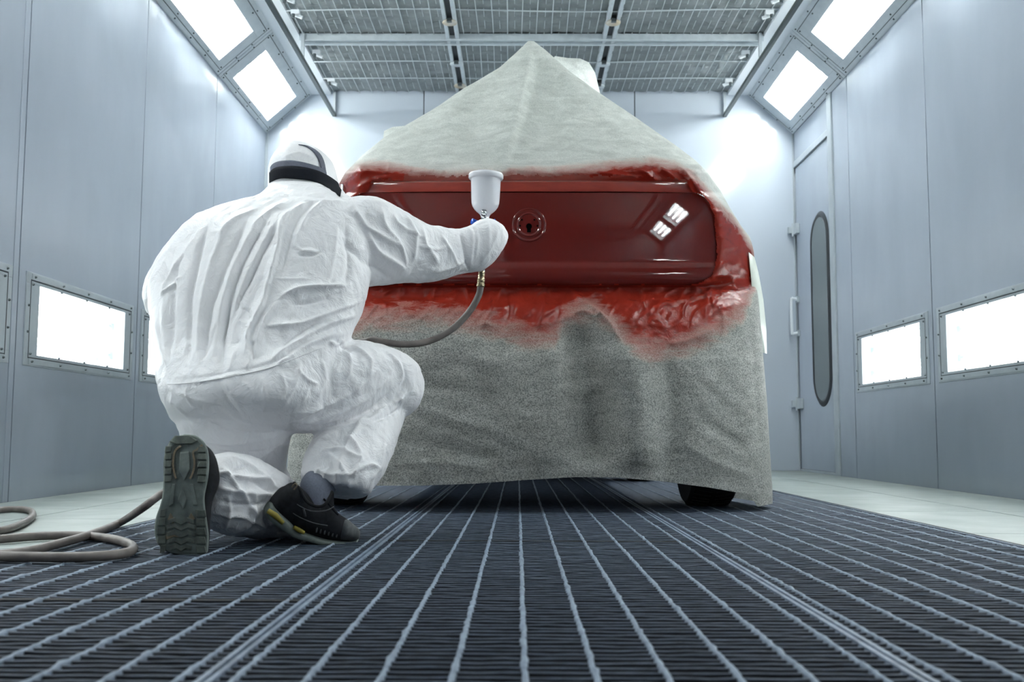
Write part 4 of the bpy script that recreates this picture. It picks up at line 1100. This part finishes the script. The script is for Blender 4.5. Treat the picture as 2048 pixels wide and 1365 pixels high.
def ring_of(ol, scale, d, dx=0, dy=0):
    c0 = (sum(p[0] for p in ol) / len(ol), sum(p[1] for p in ol) / len(ol))
    return [shoe_sole_pt(c0[0] + (x - c0[0]) * scale + dx, c0[1] + (y - c0[1]) * scale + dy, d) for x, y in ol]
mb = MB(); mb.rings([ring_of(ol, .93, -.002), ring_of(ol, .98, 0), ring_of(ol, 1, .006), ring_of(ol, .99, .022, 2), ring_of(ol, .97, .030, 3)])
sole = mb.build('sole', MT['sole'], shoe)
mb = MB(); up = []
for d, sx, dx, top in ((.026, .95, 4, 0), (.042, .96, 14, 0), (.065, .93, 26, 0), (.09, .82, 33, 0), (.112, .58, 34, 0), (.120, .25, 30, 0)):
    c0 = (366, 985)
    up.append([shoe_sole_pt(c0[0] + (x - c0[0]) * sx + 4 + (dx - 4) * math.exp(-((y - 955) / 85) ** 2), c0[1] + (y - c0[1]) * (sx * .98) + 4, d) for x, y in ol])
mb.rings(up); mb.build('upper', MT['upper'], shoe, smooth=True)
def relief(name, polys, mat, h_=.006, parent=None):
    mb = MB()
    for poly in polys:
        top = [shoe_sole_pt(x, y, -.002 - h_) for x, y in poly]; cx_ = sum((Vector(p) for p in top), Vector()) / len(top)
        base = [shoe_sole_pt(x, y, .004) for x, y in poly]
        mb.rings([base, [shoe_sole_pt(x, y, -.002 - h_ * .6) for x, y in poly], [cx_ + (p - cx_) * .88 for p in top]])
    return mb.build(name, mat, parent or sole)
lugs = [[(350, 872), (378, 871), (396, 882), (385, 888), (352, 889), (338, 884)]]
for k in range(5):                                    # heel edge lugs
    y = 893 + k * 15; lugs.append([(331 - k * .4, y), (344, y - 1), (342, y + 11), (329 - k * .4, y + 12)])
    lugs.append([(397, y), (414 - abs(k - 2), y + 1), (414 - abs(k - 2), y + 12), (394, y + 12)])
for k in range(5):                                    # forefoot edge lugs
    y = 1020 + k * 18; xo = [4, 0, -2, -1, 4][k]
    lugs.append([(317 + xo, y), (332, y - 2), (330, y + 14), (315 + xo, y + 14)])
    lugs.append([(392, y), (410, y + 1), (413, y + 15), (393, y + 15)])
relief('tread', lugs, MT['lug'], .005)
chev = []
for k, y in enumerate((1040, 1052, 1066, 1080, 1093)):
    w_ = [26, 30, 30, 28, 22][k]; h1 = 9
    m_ = 362
    chev.append([(m_ - w_, y), (m_ - w_ * .5, y - 5), (m_, y + 3), (m_ + w_ * .5, y - 5), (m_ + w_, y), (m_ + w_, y + h1 - 1), (m_ + w_ * .5, y + h1 - 5), (m_, y + h1 + 2), (m_ - w_ * .5, y + h1 - 5), (m_ - w_, y + h1 - 1)])
relief('tread_pattern', chev, MT['lug'], .005)
tan = []
for pts, w_ in (([(362, 892), (350, 903), (346, 925), (348, 945), (352, 958)], 4), ([(405, 890), (394, 900), (386, 905), (389, 925), (386, 945), (380, 958)], 4)):
    sp_ = [q for q in spline([(x, y, 0) for x, y in pts], 4)]
    for a, b_ in zip(sp_[:-1], sp_[1:]):
        t_ = (b_ - a).normalized(); n_ = Vector((-t_.y, t_.x, 0)) * w_ / 2
        tan.append([tuple((a + n_)[:2]), tuple((b_ + n_)[:2]), tuple((b_ - n_)[:2]), tuple((a - n_)[:2])])
tan += [[(341, 1026), (350, 1042), (346, 1048), (335, 1040)], [(382, 1026), (374, 1042), (379, 1048), (390, 1038)]]
tan += [[(330, 1072), (350, 1066), (366, 1076), (348, 1074), (332, 1080)]]
relief('tread_inlay', tan, MT['tan'], .004)
relief('waist_ridges', [[(364, 975), (373, 1000), (366, 1020), (356, 1000)], [(345, 968), (350, 968), (346, 1010), (338, 1015)], [(380, 968), (386, 968), (395, 1012), (386, 1012)], [(360, 905), (378, 903), (380, 940), (368, 962), (358, 940)]], MT['sole'], .004)

# ---- right shoe: side view, heel lifted, toe on the floor
shoe2 = empty('shoe', person.location); shoe2.parent = person; shoe2.matrix_parent_inverse = Matrix.Translation(-person.location); shoe2.location = person.location
shoe2['label'] = 'black hiking shoe bent at the toes, heel raised'
mb = MB(); loft(mb, [(578, 975, 540, 1020, 2.86, .030), (592, 968, 556, 1036, 2.875, .040), (612, 985, 578, 1050, 2.90, .045), (634, 1005, 604, 1064, 2.925, .048), (655, 1004, 632, 1075, 2.95, .050), (672, 1024, 658, 1081, 2.975, .050), (688, 1036, 680, 1083, 2.995, .046), (700, 1048, 697, 1082, 3.01, .036), (706, 1058, 704, 1078, 3.02, .02)], ex=2.6, cap=.5)
mb.build('upper', MT['upper'], shoe2, smooth=True)
mb = MB(); loft(mb, [(545, 1006, 528, 1024, 2.85, .030), (552, 1016, 537, 1038, 2.86, .042), (572, 1032, 556, 1050, 2.88, .046), (590, 1048, 576, 1062, 2.905, .046), (612, 1058, 602, 1072, 2.93, .050), (640, 1070, 634, 1082, 2.96, .054), (670, 1078, 668, 1087, 2.985, .053), (695, 1080, 694, 1087, 3.01, .045), (708, 1072, 708, 1084, 3.025, .025)], ex=3.5, cap=.3)
mb.build('sole', MT['sole'], shoe2, smooth=True)
mb = MB(); loft(mb, [(678, 1034, 668, 1078, 2.975, .052), (690, 1038, 684, 1081, 2.993, .049), (702, 1049, 699, 1082, 3.008, .039), (708, 1058, 706, 1080, 3.02, .022)], ex=2.6, cap=.5)
mb.build('toe_cap', MT['toe'], shoe2, smooth=True)
def strip_on(name, pts, r, mat, Y, parent):
    q = MB(); q.tube(spline([at(x, y, Y + dy) for x, y, dy in pts], 5), r, 8); return q.build(name, mat, parent, smooth=True)
q = MB(); q.tube([at(536, 1022, 2.822), at(551, 1032, 2.823), at(566, 1047, 2.835)], [.007, .0085, .006], 10); q.build('yellow_insert', MT['yellow'], shoe2, smooth=True)
q = MB(); q.tube([at(588, 1055, 2.856), at(598, 1061, 2.866), at(608, 1066, 2.876)], [.005, .0065, .005], 10); q.build('yellow_insert', MT['yellow'], shoe2, smooth=True)
for k in range(6):
    x = 642 + k * 8
    strip_on('upper_rib', [(x, 1020 + k * 5, -.035), (x - 6, 1045 + k * 3, -.052), (x - 10, 1066 + k * 2, -.055)], .0028, MT['toe'], 2.95 + k * .008, shoe2)
strip_on('lace', [(640, 992, -.03), (655, 1006, -.04), (668, 1022, -.04), (676, 1030, -.03)], .003, MT['strap_black'], 2.94, shoe2)
strip_on('collar_rim', [(588, 966, -.03), (600, 980, -.047), (612, 1002, -.052), (630, 1013, -.053), (648, 1011, -.05), (660, 994, -.035), (664, 984, -.02)], .0045, MT['upper'], 2.905, shoe2)
q = MB(); loft(q, [(640, 1012, 668, 1016, 2.955, .03), (652, 996, 668, 1000, 2.965, .028), (659, 982, 668, 984, 2.975, .018)], ex=2.2); q.build('tongue', MT['upper'], shoe2, smooth=True)
strip_on('stitching', [(572, 990, -.042), (592, 1008, -.05), (620, 1022, -.052), (650, 1022, -.05), (668, 1014, -.035)], .0013, MT['toe'], 2.90, shoe2)
strip_on('stitching', [(560, 1004, -.04), (590, 1030, -.05), (625, 1046, -.054), (655, 1052, -.052)], .0013, MT['toe'], 2.90, shoe2)
q = MB(); q.tube([at(607, 1018, 2.852), at(611, 1034, 2.852)], .003, 8); q.build('side_tag', MT['toe'], shoe2, smooth=True)
strip_on('pull_tab', [(584, 975, -.045), (590, 968, -.05), (594, 972, -.05), (588, 980, -.045)], .002, MT['tan'], 2.87, shoe2)
mb = MB(); loft(mb, [(622, 942, 690, 958, 2.985, .040), (608, 957, 674, 974, 2.96, .045), (600, 972, 664, 986, 2.94, .046), (605, 990, 656, 1000, 2.93, .043), (612, 1008, 648, 1018, 2.925, .038)], ex=2.2)
mb.build('sock', MT['sock'], person, smooth=True)

# ------------------------------------------------------------------ spray gun and hose
gun = empty('spray_gun', at(968, 490, 3.69)); tag(gun, 'gravity spray gun with white paint cup held in the painter\'s right hand', 'spray gun')
cupc = at(972, 348, 3.70); bot = at(970, 438, 3.70); axd = (cupc - bot).normalized(); Hc = (cupc - bot).length
S_ = 3.70 / FPX
mb = MB()
prof = [(8, 0), (9, 6), (12, 10), (17, 14), (22, 19), (26, 25), (28.2, 32), (29, 42), (29.6, 60), (30.4, 82), (31, 83)]
mb.lathe([(r * S_, h_ * S_) for r, h_ in prof], bot, axd, 40, False)
cup = mb.build('paint_cup', MT['cup'], gun, smooth=True)
mb = MB(); mb.lathe([(r * S_, h_ * S_) for r, h_ in [(30, 81), (34, 82), (35.5, 84), (35.5, 90), (34, 93), (28, 95), (0, 96)]], bot, axd, 40, False)
mb.build('cup_lid', MT['cup'], cup, smooth=True)
mb = MB(); mb.tube([bot + axd * 8 * S_, bot - axd * 12 * S_], 8.5 * S_, 16); mb.build('cup_neck', MT['steel'], gun, smooth=True)
mb = MB(); mb.tube([at(968, 428, 3.683), at(968, 424, 3.665)], 6 * S_, 14); mb.build('fluid_knob', MT['chrome'], gun, smooth=True)
mb = MB(); mb.tube([at(968, 450, 3.66), at(968, 447, 3.76), at(968, 446, 3.82)], [.014, .015, .013], 16); mb.lathe([(.0, 0), (.02, .0), (.022, .012), (.014, .022), (.006, .024)], at(968, 446, 3.82), (0, 1, 0), 20, False)
mb.tube(spline([at(968, 450, 3.70), at(968, 480, 3.67), at(966, 520, 3.665), at(964, 545, 3.66)], 5), .0115, 14); mb.build('gun_body', MT['steel'], gun, smooth=True)
mb = MB(); mb.tube([at(953, 446, 3.70), at(944, 443, 3.69)], [.010, .0115], 14); mb.build('blue_knob', MT['plastic_blue'], gun, smooth=True)
mb = MB(); mb.tube([at(985, 446, 3.70), at(992, 443, 3.70)], [.010, .011], 14); mb.build('blue_knob', MT['plastic_blue'], gun, smooth=True)
mb = MB(); mb.tube(spline([at(970, 455, 3.74), at(972, 475, 3.735), at(970, 500, 3.72)], 5), .004, 8); mb.build('trigger', MT['chrome'], gun, smooth=True)
mb = MB(); ca, cb = at(964, 538, 3.66), at(961, 576, 3.655); ad = (cb - ca)
L0 = ad.length
mb.lathe([(.010, 0), (.010, .12 * L0), (.0125, .14 * L0), (.0125, .4 * L0), (.0115, .42 * L0), (.0115, .48 * L0), (.014, .5 * L0), (.014, .72 * L0), (.012, .74 * L0), (.015, .8 * L0), (.015, .92 * L0), (.011, L0)], ca, ad, 20)
mb.build('hose_coupling', MT['brass'], gun, smooth=True)
RH = .0122
hp = [at(961, 574, 3.655), at(957, 592, 3.65), at(940, 622, 3.65), at(910, 654, 3.64), at(875, 676, 3.62), at(840, 687, 3.60), at(800, 689, 3.58), at(765, 684, 3.57), at(735, 682, 3.60),
      at(640, 715, 3.62), at(540, 780, 3.60), at(450, 870, 3.45), at(380, 950, 3.25)]
fl1 = [(318, 992), (286, 1016), (240, 1042), (180, 1066), (110, 1086), (40, 1102), (-30, 1106), (-80, 1092)]
for px, py in fl1: 
    q = atfloor(px, py + 4, RH + .004)
    if px > 250: q = at(px, py, 3.05 if px > 300 else 2.98)
    hp.append(q)
for px, py in [(-60, 1078), (0, 1074), (80, 1068), (160, 1067), (225, 1074), (262, 1086), (262, 1098), (225, 1106), (150, 1110), (70, 1110), (0, 1108), (-70, 1100)]:
    hp.append(atfloor(px, py + 5, RH + .002 if px < 150 or py > 1090 else RH + .001))
hp2 = []
for px, py in [(-90, 1080), (-60, 1060), (0, 1058), (40, 1046), (64, 1030), (60, 1018), (30, 1015), (-10, 1018), (-60, 1030)]:
    hp2.append(atfloor(px, py + 4, RH + .001))
mb = MB(); mb.tube(spline(hp + hp2, 8), RH, 12)
o = mb.build('air_hose', MT['hose'], smooth=True); tag(o, 'grey-brown rubber air hose from the spray gun, coiled on the floor by the left wall', 'hose')
